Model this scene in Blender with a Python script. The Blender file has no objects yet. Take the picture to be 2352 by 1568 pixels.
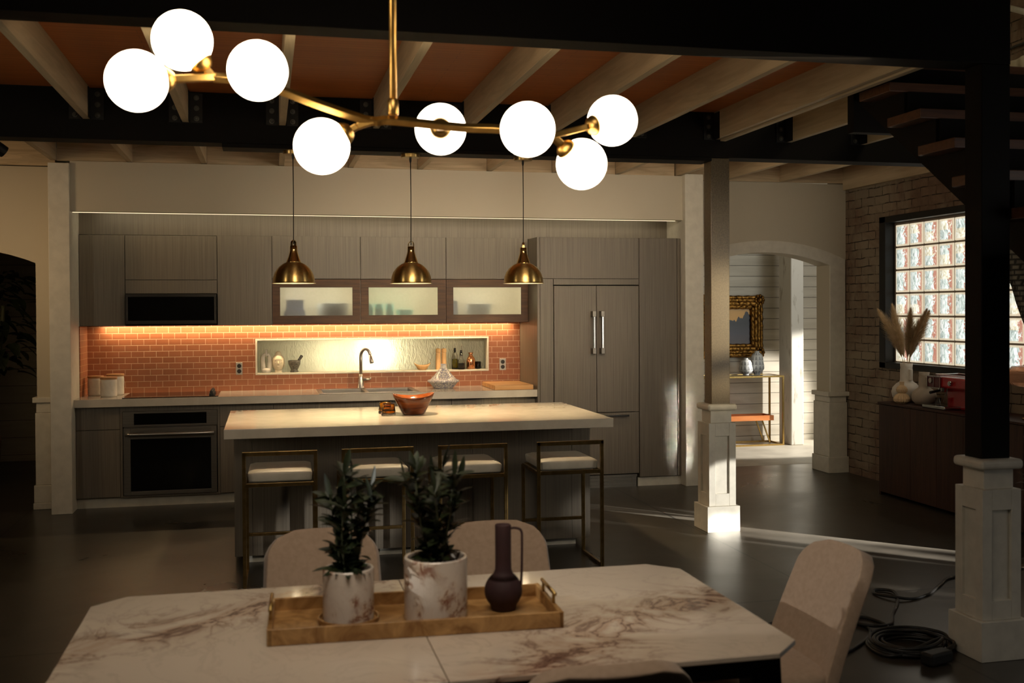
import bpy, bmesh, math, random
from mathutils import Vector, Matrix, Quaternion
PI = math.pi
R = math.radians
scene = bpy.context.scene
col = scene.collection
random.seed(7)

# ------------------------------------------------------------------ camera
cam_d = bpy.data.cameras.new('camera')
cam = bpy.data.objects.new('camera', cam_d)
col.objects.link(cam)
YAW, PITCH, ROLL = 0.228523, 0.01345, -0.0054155
cy, sy = math.cos(YAW), math.sin(YAW)
fwd = Vector((sy*math.cos(PITCH), cy*math.cos(PITCH), -math.sin(PITCH)))
rt = Vector((cy, -sy, 0.0))
up = rt.cross(fwd)
cr, sr = math.cos(ROLL), math.sin(ROLL)
rt2 = cr*rt + sr*up
up2 = -sr*rt + cr*up
m = Matrix.Identity(4)
for i in range(3):
    m[i][0], m[i][1], m[i][2] = rt2[i], up2[i], -fwd[i]
m.translation = (0, 0, 1.635)
cam.matrix_world = m
cam_d.sensor_width = 36
cam_d.lens = 36*2435.5/2352
cam_d.shift_y = -(784-744.15)/2352
cam_d.clip_start = 0.05
cam_d.dof.use_dof = True
cam_d.dof.focus_distance = 9.0
cam_d.dof.aperture_fstop = 4.0
scene.camera = cam

# ------------------------------------------------------------------ view, world
vs = scene.view_settings
vs.view_transform = 'Standard'; vs.look = 'None'; vs.gamma = 1.0; vs.use_curve_mapping = False
vs.exposure = 0.0
scene.cycles.use_denoising = True
scene.cycles.sample_clamp_indirect = 4.0
scene.cycles.max_bounces = 8
scene.cycles.caustics_reflective = False
scene.cycles.caustics_refractive = False
w = bpy.data.worlds.new('world'); scene.world = w
w.use_nodes = True
w.node_tree.nodes['Background'].inputs[0].default_value = (0.9, 0.75, 0.55, 1)
w.node_tree.nodes['Background'].inputs[1].default_value = 0.02

def aim(o, loc, target):
    o.location = loc
    d = Vector(target)-Vector(loc)
    o.rotation_euler = d.to_track_quat('-Z', 'Y').to_euler()
def area(name, loc, target, sx, sy_, power, color, spread=180, rx=None):
    d = bpy.data.lights.new(name, 'AREA'); d.shape = 'RECTANGLE'; d.size = sx; d.size_y = sy_
    d.energy = power; d.color = color; d.spread = R(spread)
    o = bpy.data.objects.new(name, d); col.objects.link(o)
    if rx is None: aim(o, loc, target)
    else: o.location = loc; o.rotation_euler = rx
    return o
def spot(name, loc, target, deg, power, color, blend=.25, size=.03):
    d = bpy.data.lights.new(name, 'SPOT'); d.spot_size = R(deg); d.spot_blend = blend
    d.energy = power; d.color = color; d.shadow_soft_size = size
    o = bpy.data.objects.new(name, d); col.objects.link(o); aim(o, loc, target); return o
def point(name, loc, power, color, size=.03):
    d = bpy.data.lights.new(name, 'POINT'); d.energy = power; d.color = color; d.shadow_soft_size = size
    o = bpy.data.objects.new(name, d); col.objects.link(o); o.location = loc; return o
WARM = (1.0, 0.74, 0.46); SOFT = (1.0, 0.82, 0.58); DAY = (1.0, 0.95, 0.86)
# soft rig along the back of the second beam, lighting the kitchen wall
area('kitchen_ceiling_strip', (2.3, 7.62, 2.68), (2.5, 9.6, 2.10), 3.6, .16, 16, SOFT, 180)
# strip hidden on top of the tall cupboards and the strip below the wall cupboards
area('cove_strip', (1.12, 9.305, 2.485), (1.12, 9.6, 2.36), 5.0, .03, 4.5, (1.0, .82, .52))
area('counter_strip', (.45, 9.885, 1.510), (.45, 9.90, .9), 3.7, .015, 19, (1.0, .70, .38))
area('kitchen_key', (1.7, 4.52, 2.56), (1.8, 9.93, 1.22), 3.0, .10, 7, SOFT, 34)  # unseen lamp added to brighten the niche and tiled wall
area('left_highlight_fill', (-2.9, 4.4, 1.9), (.9, 7.6, 1.7), .25, 1.5, 6, (1.0, .84, .6), 100)  # added out of view, puts highlights on the brass pendants
area('right_highlight_fill', (4.6, 4.9, 1.7), (1.4, 7.6, 1.6), .22, 1.3, 6, (1.0, .9, .72), 100)  # second added highlight lamp, out of view at the right
# added unseen fill: uplight behind the front beam, soft sources near the dining end
area('ceiling_fill', (.9, 4.62, 2.72), (1.2, 6.4, 3.07), 3.6, .10, 5, (1.0, .78, .48))
area('dining_soft', (.2, 1.6, 3.1), (.6, 3.4, .75), 1.2, .8, 7.5, (1.0, .84, .66), 90)  # soft lamp added for table and chairs, no fixture there
area('left_wash', (-3.4, 7.6, 2.5), (-1.9, 9.4, 1.9), .6, .5, 4.2, (1.0, .68, .36), 80)  # unseen lamp added to warm the left wall
area('right_soft_fill', (5.3, 2.2, 1.7), (1.6, 8.6, 1.6), 1.6, 1.4, 5, DAY, 120)  # added fill inside the room, not a window
# low daylight through the side windows
spot('sun_floor', (8.6, 1.95, 1.05), (3.90, 7.02, .02), 4.6, 78000, DAY, .9, .05)
spot('sun_floor_inner', (8.4, 1.65, 1.05), (3.78, 6.58, .02), 3.6, 42000, DAY, .9, .05)
spot('sun_floor_near', (8.0, 1.5, 1.2), (3.55, 5.45, .02), 2.6, 5000, DAY, 1.0, .06)
spot('sun_floor_far', (8.0, 2.6, 1.15), (2.85, 8.1, .02), 2.8, 36000, DAY, .4, .02)
spot('sun_pillar', (7.6, 2.6, 1.5), (3.30, 7.24, .27), 4.6, 2600, DAY, .3, .02)
spot('sun_column', (7.2, 2.2, 1.9), (3.30, 7.26, 1.45), 11, 1500, (1.0, .76, .40), .8, .05)
area('sun_fridge', (4.70, 5.0, .80), (3.71, 9.25, .55), .05, .75, .42, DAY, 3)
spot('sun_island', (8.3, .95, 1.4), (.42, 7.05, .16), 3.4, 2600, DAY, .5, .05)
spot('sun_island_end', (8.0, 1.0, 1.4), (2.20, 7.05, .24), 2.2, 900, DAY, .5, .05)
spot('sun_chair', (-2.4, 3.12, 2.15), (1.80, 3.12, .68), 15, 150, DAY, .3, .015)
spot('sun_hall', (8.6, 10.25, 2.0), (5.75, 11.55, .25), 34, 1100, DAY, .3, .04)
area('hall_soft', (6.6, 10.4, 2.7), (5.6, 11.6, 1.0), 1.2, .6, 7, DAY)  # soft fill added in the hall, out of view
area('outside_glow', (7.2, 7.5, 1.9), (5.7, 7.5, 1.8), 3.2, 2.0, 90, (.95, 1.0, .95))
area('upper_wall_light', (5.0, 5.2, 3.9), (5.64, 6.8, 3.8), .6, .3, 9, (1.0, .85, .55))

# ------------------------------------------------------------------ materials
MATS = {}
class NT:
    def __init__(s, name):
        s.m = bpy.data.materials.new(name); s.m.use_nodes = True
        s.t = s.m.node_tree; s.n = s.t.nodes; s.b = s.n['Principled BSDF']; s.out = s.n['Material Output']
        MATS[name] = s.m
    def new(s, k, **kw):
        n = s.n.new(k)
        for a, b in kw.items(): setattr(n, a, b)
        return n
    def link(s, a, b): s.t.links.new(a, b)
    def coord(s, scale=(1, 1, 1), loc=(0, 0, 0), rot=(0, 0, 0), kind='Object'):
        c = s.new('ShaderNodeTexCoord'); mp = s.new('ShaderNodeMapping')
        mp.inputs['Scale'].default_value = scale; mp.inputs['Location'].default_value = loc; mp.inputs['Rotation'].default_value = rot
        s.link(c.outputs[kind], mp.inputs[0]); return mp.outputs[0]
    def flat(s, axis):                                   # (x or y, z, 0): wall coordinates
        a = s.new('ShaderNodeSeparateXYZ'); b = s.new('ShaderNodeCombineXYZ'); s.link(s.coord(), a.inputs[0])
        s.link(a.outputs[axis], b.inputs[0]); s.link(a.outputs[2], b.inputs[1]); return b.outputs[0]
    def noise(s, v, scale=1, detail=3, rough=.5, dist=0):
        n = s.new('ShaderNodeTexNoise'); n.inputs['Scale'].default_value = scale; n.inputs['Detail'].default_value = detail
        n.inputs['Roughness'].default_value = rough; n.inputs['Distortion'].default_value = dist
        s.link(v, n.inputs['Vector']); return n.outputs['Fac']
    def ramp(s, f, stops):
        r = s.new('ShaderNodeValToRGB'); e = r.color_ramp.elements
        while len(e) < len(stops): e.new(.5)
        for el, (p, c) in zip(e, stops):
            el.position = p; el.color = tuple(c)+(1,) if len(c) == 3 else c
        s.link(f, r.inputs[0]); return r.outputs[0]
    def math(s, op, a, b=None, c=None, clamp=False):
        n = s.new('ShaderNodeMath', operation=op); n.use_clamp = clamp
        for i, x in enumerate((a, b, c)):
            if x is None: continue
            if isinstance(x, (int, float)): n.inputs[i].default_value = x
            else: s.link(x, n.inputs[i])
        return n.outputs[0]
    def mix(s, f, a, b, mode='MIX'):
        n = s.new('ShaderNodeMix', data_type='RGBA', blend_type=mode)
        for sock, x in ((n.inputs[0], f), (n.inputs[6], a), (n.inputs[7], b)):
            if isinstance(x, (int, float)): sock.default_value = x
            elif isinstance(x, (tuple, list)): sock.default_value = tuple(x)+(1,) if len(x) == 3 else x
            else: s.link(x, sock)
        return n.outputs[2]
    def bump(s, h, strength=.2, dist=.01):
        n = s.new('ShaderNodeBump'); n.inputs['Strength'].default_value = strength; n.inputs['Distance'].default_value = dist
        s.link(h, n.inputs['Height']); s.link(n.outputs[0], s.b.inputs['Normal']); return n
    def set(s, **kw):
        names = dict(color='Base Color', rough='Roughness', metal='Metallic', spec='Specular IOR Level', trans='Transmission Weight',
                     ior='IOR', coat='Coat Weight', sheen='Sheen Weight', emit='Emission Color', estr='Emission Strength', alpha='Alpha', aniso='Anisotropic')
        for k, x in kw.items():
            i = s.b.inputs[names[k]]
            if isinstance(x, (int, float)): i.default_value = x
            elif isinstance(x, (tuple, list)): i.default_value = tuple(x)+(1,) if len(x) == 3 else x
            else: s.link(x, i)
        return s

def noisy(name, c1, c2, scale=(8, 8, 8), rough=.5, metal=0, bump=0, bd=.003, lo=.35, hi=.65, detail=4, dist=0, **kw):
    t = NT(name); f = t.noise(t.coord(scale), 1, detail, .55, dist)
    t.set(color=t.ramp(f, [(lo, c1), (hi, c2)]), rough=rough, metal=metal, **kw)
    if bump: t.bump(f, bump, bd)
    return t.m

def sc(c, k): return tuple(min(1, x*k) for x in c)
def plain(name, c, rough=.5, metal=0, **kw): return noisy(name, sc(c, .93), sc(c, 1.05), (14, 14, 14), rough, metal, **kw)

plaster = noisy('cream_plaster', (.55, .50, .40), (.56, .51, .41), (3, 3, 3), .75)
trimwhite = plain('white_trim_paint', (.66, .63, .55), .45)
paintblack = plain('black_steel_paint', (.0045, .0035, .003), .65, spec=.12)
blackmetal = plain('black_metal', (.007, .0065, .0065), .45, spec=.3)
joistwood = noisy('whitewashed_pine', (.40, .315, .20), (.54, .44, .29), (14, .9, 14), .7, bump=.1, dist=1.2)
blockwood = noisy('whitewashed_blocking', (.42, .33, .21), (.60, .48, .32), (1.3, 9, 16), .7, bump=.1, dist=2.0)
greywood = noisy('grey_oak_laminate', (.130, .110, .085), (.188, .161, .126), (120, 120, 1.6), .42, bump=.05, bd=.001, detail=5)
walnut = noisy('walnut', (.055, .022, .008), (.11, .048, .018), (2.2, 30, 40), .55, dist=1.5)
darkwood = noisy('dark_walnut', (.024, .009, .005), (.045, .017, .009), (30, 30, 2), .5, dist=1, spec=.25)
treadwood = noisy('stair_wood', (.060, .021, .009), (.11, .042, .017), (2, 24, 24), .4, dist=1.5)
butcher = noisy('butcher_block', (.50, .25, .085), (.66, .38, .16), (2, 26, 26), .45, dist=.8)
palewood = noisy('pale_beech', (.62, .36, .15), (.74, .47, .23), (30, 30, 3), .45, dist=.8)
lidwood = noisy('acacia_lid', (.30, .14, .05), (.44, .23, .09), (4, 30, 30), .4)
orangetray = noisy('orange_tray_wood', (.62, .19, .05), (.74, .26, .08), (4, 20, 20), .4)
brass = noisy('polished_brass', (.52, .33, .10), (.60, .40, .14), (30, 30, 30), .26, 1.0)
antbrass = noisy('antique_brass', (.30, .20, .075), (.44, .30, .12), (22, 22, 22), .30, 1.0)
globebrass = noisy('satin_brass', (.50, .29, .075), (.58, .36, .11), (25, 25, 25), .34, 1.0)
goldleaf = noisy('worn_gold', (.030, .013, .004), (.36, .18, .04), (38, 38, 38), .36, 1.0, bump=.5, bd=.01, lo=.3, hi=.7)
copper = noisy('copper', (.75, .34, .16), (.85, .42, .22), (20, 20, 20), .2, 1.0)
steel = noisy('brushed_steel', (.40, .38, .35), (.50, .48, .45), (3, 120, 120), .3, 1.0)
darksteel = noisy('dark_stainless', (.20, .18, .155), (.26, .235, .20), (3, 160, 160), .34, 1.0)
chrome = plain('chrome', (.50, .50, .48), .12, 1.0)
mwframe = plain('black_stainless', (.055, .050, .045), .3, 1.0)
blackglass = plain('black_glass', (.003, .003, .003), .06)
rubber = plain('black_rubber', (.010, .010, .010), .5)
seatwhite = noisy('cream_leather', (.60, .56, .48), (.68, .64, .56), (9, 9, 9), .45, bump=.15, bd=.004)
velvet = noisy('blush_velvet', (.34, .242, .168), (.39, .28, .20), (60, 60, 60), .85, sheen=.3, bump=.08, bd=.001)
ceramicwhite = plain('white_ceramic', (.72, .69, .62), .18)
ceramicmatte = plain('matte_white_ceramic', (.62, .58, .52), .7, bump=.1)
creamceramic = plain('cream_ceramic', (.78, .70, .53), .22)
creampaper = noisy('cream_pleated_paper', (.58, .42, .25), (.68, .51, .32), (20, 20, 20), .8)
mortarstone = noisy('dark_granite', (.03, .03, .028), (.12, .115, .10), (60, 60, 60), .3)
plum = noisy('plum_ceramic', (.030, .010, .012), (.045, .017, .018), (14, 14, 14), .75)
leafmat = noisy('dark_leaf', (.008, .013, .004), (.024, .033, .010), (25, 25, 25), .45)
stemmat = plain('leaf_stem', (.06, .065, .03), .6)
soil = noisy('soil', (.015, .010, .008), (.04, .028, .02), (60, 60, 60), .95, bump=.5)
basketmat = noisy('woven_basket', (.10, .06, .03), (.26, .17, .09), (30, 30, 90), .8, bump=.6)
pampas = noisy('pampas_plume', (.50, .36, .20), (.66, .50, .31), (30, 30, 30), .9)
redpaint = plain('red_enamel', (.34, .008, .012), .2, coat=.5)
burl = noisy('burl_wood', (.22, .105, .030), (.46, .265, .10), (9, 9, 9), .32, dist=2.5, detail=6)
bowlwood = noisy('acacia_bowl', (.095, .018, .004), (.34, .088, .018), (3, 3, 26), .22, dist=1.2, coat=.3)
wicker = None
shadewhite = plain('white_enamel', (.9, .84, .66), .5)
socketplate = plain('outlet_plate', (.62, .60, .56), .3, .6)
spoutsteel = plain('pourer_steel', (.6, .6, .58), .2, 1.0)

def glassy(name, c, rough=.0, ior=1.45):
    t = NT(name); f = t.noise(t.coord((6, 6, 6)), 1, 2)
    t.set(color=t.ramp(f, [(.3, sc(c, .95)), (.7, c)]), rough=rough, trans=1.0, ior=ior); return t.m
clearglass = glassy('clear_glass', (.97, .97, .95))
amberglass = glassy('amber_glass', (1.0, .60, .14)); roseglass = glassy('rose_amber_glass', (.92, .66, .50), 0, 1.08)
oliveoil = glassy('olive_oil', (.62, .50, .02)); roseglass.node_tree.nodes['Principled BSDF'].inputs['Transmission Weight'].default_value = .72; darkvinegar = plain('dark_vinegar', (.006, .004, .004), .15)

def emit(name, c, s, base=(.9, .85, .75)):
    t = NT(name); f = t.noise(t.coord((5, 5, 5)), 1, 1)
    t.set(color=base, rough=.3, emit=t.ramp(f, [(.0, sc(c, .98)), (1, c)]), estr=s); return t.m
globelight = emit('lit_opal_glass', (1.0, .83, .62), 9)
bulblight = emit('lit_bulb', (1.0, .80, .5), 45)
ledlight = emit('lit_led_strip', (1.0, .82, .52), 1.1)
amberbulb = emit('lit_amber_bulb', (1.0, .70, .44), 5)

# orange plank ceiling
t = NT('orange_plank_ceiling')
br = t.new('ShaderNodeTexBrick'); br.offset = .37; br.offset_frequency = 2; br.squash = 1
v = t.coord(); t.link(v, br.inputs['Vector'])
for k, x in (('Scale', 1), ('Mortar Size', .0016), ('Mortar Smooth', .2), ('Bias', 0), ('Brick Width', 1.7), ('Row Height', .052)): br.inputs[k].default_value = x
br.inputs['Color1'].default_value = (.48, .15, .034, 1); br.inputs['Color2'].default_value = (.56, .19, .046, 1); br.inputs['Mortar'].default_value = (.10, .03, .01, 1)
g = t.noise(t.coord((2, 60, 2)), 1, 4, .6, .6)
t.set(color=t.mix(.45, br.outputs['Color'], t.ramp(g, [(.3, (.34, .10, .024)), (.7, (.60, .21, .06))])), rough=.5)
plankceil = t.m

# concrete floor with saw-cut joints
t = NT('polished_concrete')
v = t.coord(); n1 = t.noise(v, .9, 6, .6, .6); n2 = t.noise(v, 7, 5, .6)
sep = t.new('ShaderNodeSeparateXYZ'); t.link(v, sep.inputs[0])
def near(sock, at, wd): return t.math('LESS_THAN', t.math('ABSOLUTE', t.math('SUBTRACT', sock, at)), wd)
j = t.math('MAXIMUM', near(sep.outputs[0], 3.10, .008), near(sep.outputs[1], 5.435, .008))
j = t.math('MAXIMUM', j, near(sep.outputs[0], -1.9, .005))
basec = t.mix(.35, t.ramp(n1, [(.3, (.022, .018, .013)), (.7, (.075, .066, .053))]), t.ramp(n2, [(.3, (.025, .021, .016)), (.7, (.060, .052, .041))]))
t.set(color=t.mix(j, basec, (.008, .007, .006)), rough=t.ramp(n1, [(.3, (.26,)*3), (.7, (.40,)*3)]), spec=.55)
t.bump(n2, .06, .004)
concrete = t.m
hallfloor = noisy('sunlit_hall_concrete', (.42, .38, .31), (.56, .51, .42), (3, 3, 3), .5, bump=.05)  # hall sunlight put into the colour, paler than the same floor outside

# terracotta tile, for XZ faces and YZ faces
def tile(name, rot):
    t = NT(name); v = t.flat(rot)
    br = t.new('ShaderNodeTexBrick'); br.offset = .5; t.link(v, br.inputs['Vector'])
    for k, x in (('Scale', 1), ('Mortar Size', .0024), ('Mortar Smooth', .3), ('Bias', 0), ('Brick Width', .1055), ('Row Height', .0535)): br.inputs[k].default_value = x
    br.inputs['Color1'].default_value = (.30, .104, .045, 1); br.inputs['Color2'].default_value = (.35, .128, .058, 1); br.inputs['Mortar'].default_value = (.66, .47, .31, 1)
    n = t.noise(v, 9, 3)
    t.set(color=t.mix(.25, br.outputs['Color'], t.ramp(n, [(.3, (.27, .09, .038)), (.7, (.37, .14, .068))]), 'MIX'), rough=.38)
    inv = t.math('SUBTRACT', 1, br.outputs['Fac']); t.bump(inv, .5, .003)
    return t.m
tile_xz = tile('terracotta_subway_tile', 0)
tile_yz = tile('terracotta_subway_tile_return', 1)

# quartz
def quartz(name, a, b, rough):
    t = NT(name); v = t.coord(); n1 = t.noise(v, 2.2, 8, .65, 1.6); n2 = t.noise(v, 11, 4)
    c = t.mix(.3, t.ramp(n1, [(.34, a), (.56, b), (.72, sc(b, 1.08))]), t.ramp(n2, [(.3, a), (.7, b)]))
    t.set(color=c, rough=rough, spec=.5); return t.m
counterq = quartz('grey_quartz', (.50, .455, .385), (.60, .555, .48), .09)

# white marble with plum and rust veins in two diagonal bands
def marble(name, base, vein, rust, bands, scale=3.2, rough=.1, width=.16):
    t = NT(name); v = t.coord()
    n = t.noise(v, scale, 9, .62, 2.2); ridge = t.math('ABSOLUTE', t.math('SUBTRACT', n, .5))
    thin = t.ramp(ridge, [(.0, (1,)*3), (.028, (0,)*3)])
    wide = t.ramp(ridge, [(.0, (1,)*3), (.15, (0,)*3)])
    big = t.noise(v, 1.3, 3)
    sep = t.new('ShaderNodeSeparateXYZ'); t.link(v, sep.inputs[0])
    s = t.math('ADD', t.math('MULTIPLY', sep.outputs[0], .6), t.math('MULTIPLY', sep.outputs[1], -.8))
    s = t.math('ADD', s, t.math('MULTIPLY', t.math('SUBTRACT', big, .5), .55))
    mask = None
    for c, wd in bands:
        k = t.math('DIVIDE', t.math('SUBTRACT', s, c), wd); e = t.math('EXPONENT', t.math('MULTIPLY', t.math('MULTIPLY', k, k), -1))
        mask = e if mask is None else t.math('MAXIMUM', mask, e)
    if mask is None: mask = t.ramp(t.noise(v, 12, 2), [(.48, (0,)*3), (.62, (1,)*3)])
    n3 = t.noise(v, scale*2.1, 6, .6, 1.0)
    c = t.mix(t.math('MULTIPLY', t.math('MULTIPLY', wide, mask), .75), base, rust)
    c = t.mix(t.math('MULTIPLY', t.math('MULTIPLY', thin, t.math('ADD', mask, .10)), .98, clamp=True), c, vein)
    spots = t.ramp(n3, [(.55, (0,)*3), (.64, (1,)*3)])
    c = t.mix(t.math('MULTIPLY', t.math('MULTIPLY', spots, mask), .8), c, vein)
    t.set(color=c, rough=rough, spec=.5); return t.m
tablemarble = marble('veined_marble', (.64, .55, .45), (.10, .042, .036), (.32, .16, .09), [(.47, .15), (-.54, .14)], 3.0, .08)
potmarble = marble('marbled_ceramic', (.66, .59, .52), (.20, .07, .04), (.50, .33, .19), [], 7, .18)

# whitewashed old brick (face in YZ)
t = NT('whitewashed_brick'); v0 = t.flat(1)
va = t.new('ShaderNodeVectorMath', operation='MULTIPLY_ADD'); nv = t.new('ShaderNodeTexNoise'); nv.inputs['Scale'].default_value = 5; t.link(v0, nv.inputs['Vector']); t.link(nv.outputs['Color'], va.inputs[0]); va.inputs[1].default_value = (.05, .03, 0); t.link(v0, va.inputs[2]); v = va.outputs[0]
br = t.new('ShaderNodeTexBrick'); br.offset = .5; t.link(v, br.inputs['Vector'])
for k, x in (('Scale', 1), ('Mortar Size', .006), ('Mortar Smooth', .5), ('Bias', 0), ('Brick Width', .235), ('Row Height', .082)): br.inputs[k].default_value = x
br.inputs['Color1'].default_value = (.27, .22, .155, 1); br.inputs['Color2'].default_value = (.22, .18, .13, 1); br.inputs['Mortar'].default_value = (.19, .15, .105, 1)
v2 = t.coord(); n1 = t.noise(v2, 1.6, 6, .65, .8); n2 = t.noise(v2, 9, 5, .6)
wearm = t.ramp(n1, [(.42, (1,)*3), (.60, (0,)*3)])
c = t.mix(t.math('MULTIPLY', wearm, .75), br.outputs['Color'], t.ramp(n2, [(.3, (.07, .03, .017)), (.7, (.19, .11, .066))]))
crack = t.math('MULTIPLY', br.outputs['Fac'], t.ramp(n2, [(.44, (0,)*3), (.54, (1,)*3)]))
c = t.mix(crack, c, (.022, .014, .008))
t.set(color=c, rough=.85)
t.bump(t.math('ADD', t.math('MULTIPLY', t.math('SUBTRACT', 1, br.outputs['Fac']), .6), t.math('MULTIPLY', n2, .5)), .6, .012)
brick = t.m

# horizontal boards
shiplap = noisy('white_shiplap', (.52, .47, .38), (.64, .59, .49), (1.2, 8, 10), .6, dist=.6)
postwood = noisy('flaking_white_post', (.45, .40, .32), (.74, .70, .62), (14, 14, 4), .65, lo=.30, hi=.42, bump=.3)

# lit glass blocks: outside seen through wavy glass, pale on one side and pink on the other
t = NT('lit_glass_block')
uv = t.new('ShaderNodeTexCoord'); sp = t.new('ShaderNodeSeparateXYZ'); t.link(uv.outputs['UV'], sp.inputs[0])
wob = t.noise(t.coord((16, 16, 16)), 1, 3, .6, 1.8); wob2 = t.noise(t.coord((34, 34, 20)), 1, 4, .6, 1.2)
edge = t.math('ADD', sp.outputs[0], t.math('MULTIPLY', t.math('SUBTRACT', wob, .5), 1.1))
f = t.ramp(edge, [(.66, (0,)*3), (.74, (1,)*3)])
pc = t.new('ShaderNodeTexWhiteNoise'); pc.noise_dimensions = '3D'
sn = t.new('ShaderNodeVectorMath', operation='SNAP'); t.link(t.coord(loc=(0, 1.49-.002, .055-.0092)), sn.inputs[0]); sn.inputs[1].default_value = (1, .216, .2126); t.link(sn.outputs[0], pc.inputs['Vector'])
cool = t.ramp(wob2, [(.34, (.30, .36, .33)), (.5, (.62, .72, .66)), (.62, (1.0, 1.0, .94))])
cream = t.ramp(wob2, [(.34, (.46, .42, .28)), (.5, (.88, .82, .62)), (.62, (1.0, 1.0, .90))])
white = t.mix(t.ramp(pc.outputs['Value'], [(.60, (0,)*3), (.62, (1,)*3)]), cool, cream)
white = t.mix(1.0, white, t.ramp(sp.outputs[0], [(.05, (.62,)*3), (.5, (1.15,)*3)]), 'MULTIPLY')
pink = t.ramp(wob2, [(.42, (.48, .20, .14)), (.60, (.56, .27, .20)), (.66, (1.0, .92, .78))])
rimm = t.math('MAXIMUM', t.math('ABSOLUTE', t.math('SUBTRACT', sp.outputs[0], .5)), t.math('ABSOLUTE', t.math('SUBTRACT', sp.outputs[1], .5)))
rimf = t.ramp(rimm, [(.41, (0,)*3), (.45, (1,)*3)])
c = t.mix(t.math('MULTIPLY', rimf, .85), t.mix(f, white, pink), (.66, .55, .38))
t.set(color=(.3, .3, .28), rough=.15, emit=c, estr=1.08)
glassblock = t.m
mortar = plain('window_mortar', (.20, .155, .12), .7)

# frosted cupboard glass
t = NT('frosted_glass')
n = t.noise(t.coord((50, 50, 50)), 1, 2); t.set(color=t.ramp(n, [(.3, (.90, .91, .86)), (.7, (.95, .95, .91))]), rough=.40, trans=.86, ior=1.25)
frosted = t.m
# rippled backlit glass of the niche
t = NT('rippled_glass')
tr = t.new('ShaderNodeBsdfTranslucent'); tr.inputs[0].default_value = (.95, .93, .78, 1)
df = t.new('ShaderNodeBsdfPrincipled'); df.inputs['Base Color'].default_value = (.62, .60, .48, 1); df.inputs['Roughness'].default_value = .18
n = t.noise(t.coord((42, 42, 15)), 1, 2, .5, 1.0)
bp = t.new('ShaderNodeBump'); bp.inputs['Strength'].default_value = .8; bp.inputs['Distance'].default_value = .012
t.link(n, bp.inputs['Height']); t.link(bp.outputs[0], df.inputs['Normal']); t.link(bp.outputs[0], tr.inputs['Normal'])
mx = t.new('ShaderNodeMixShader'); mx.inputs[0].default_value = .5
t.link(df.outputs[0], mx.inputs[1]); t.link(tr.outputs[0], mx.inputs[2]); t.link(mx.outputs[0], t.out.inputs[0]); t.n.remove(t.b)
ripple = t.m
nichewhite = plain('niche_white_stone', (.74, .71, .60), .4)

# blue and white glaze
t = NT('blue_white_glaze'); v = t.coord((48, 48, 48))
vo = t.new('ShaderNodeTexVoronoi', feature='DISTANCE_TO_EDGE'); vo.inputs['Scale'].default_value = 1; t.link(v, vo.inputs['Vector'])
n = t.noise(v, 2.5, 3, .6, 1)
l = t.ramp(vo.outputs['Distance'], [(.03, (1,)*3), (.07, (0,)*3)]); q = t.ramp(n, [(.50, (0,)*3), (.54, (1,)*3)])
t.set(color=t.mix(t.math('MAXIMUM', l, t.math('MULTIPLY', q, .6)), (.70, .66, .56), (.09, .10, .22)), rough=.2)
blueglaze = t.m
# painting: dusk sky over a dark skyline
t = NT('dusk_painting'); v = t.coord(); sp = t.new('ShaderNodeSeparateXYZ'); t.link(v, sp.inputs[0])
nz = t.noise(t.coord((3, 3, 8)), 1, 4); nb = t.noise(t.coord((7, 1, 1)), 1, 3)
sky = t.ramp(t.math('ADD', sp.outputs[2], t.math('MULTIPLY', nz, .2)), [(.0, (.80, .42, .09)), (.25, (.72, .38, .08)), (.42, (.12, .07, .03))])
land = t.ramp(t.math('ADD', sp.outputs[2], .25), [(.0, (.12, .09, .09)), (.12, (.07, .06, .075)), (.25, (.025, .022, .025))])
hz = t.math('SUBTRACT', t.math('MULTIPLY', nb, .5), .20)
t.set(color=t.mix(t.math('LESS_THAN', sp.outputs[2], hz), sky, land), rough=.4)
painting = t.m
# patterned hall vase: white with grey leaf marks
t = NT('grey_leaf_glaze'); v = t.coord((1, 1, 1)); sp = t.new('ShaderNodeSeparateXYZ'); t.link(v, sp.inputs[0])
ang = t.math('ARCTAN2', sp.outputs[1], sp.outputs[0])
wx = t.math('SINE', t.math('MULTIPLY', ang, 11)); wz = t.math('SINE', t.math('MULTIPLY', sp.outputs[2], 110))
fz = t.math('FRACT', t.math('MULTIPLY', sp.outputs[2], 17.5))
k = t.math('MULTIPLY', t.math('GREATER_THAN', wx, t.math('SUBTRACT', t.math('MULTIPLY', fz, 2.0), .9)), t.math('GREATER_THAN', fz, .12))
t.set(color=t.mix(t.math('MULTIPLY', k, .8), (.70, .70, .68), (.25, .25, .26)), rough=.35)
leafglaze = t.m
# basket-weave cloth
t = NT('grey_weave_cloth'); v = t.flat(1); ck = t.new('ShaderNodeTexBrick'); ck.offset = .5; t.link(v, ck.inputs['Vector'])
for kk, x in (('Scale', 1), ('Mortar Size', .012), ('Mortar Smooth', .8), ('Brick Width', .06), ('Row Height', .04)): ck.inputs[kk].default_value = x
ck.inputs['Color1'].default_value = (.24, .23, .20, 1); ck.inputs['Color2'].default_value = (.15, .145, .13, 1); ck.inputs['Mortar'].default_value = (.03, .03, .028, 1)
t.set(color=ck.outputs['Color'], rough=.9); t.bump(ck.outputs['Fac'], .5, .01)
weave = t.m

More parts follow.
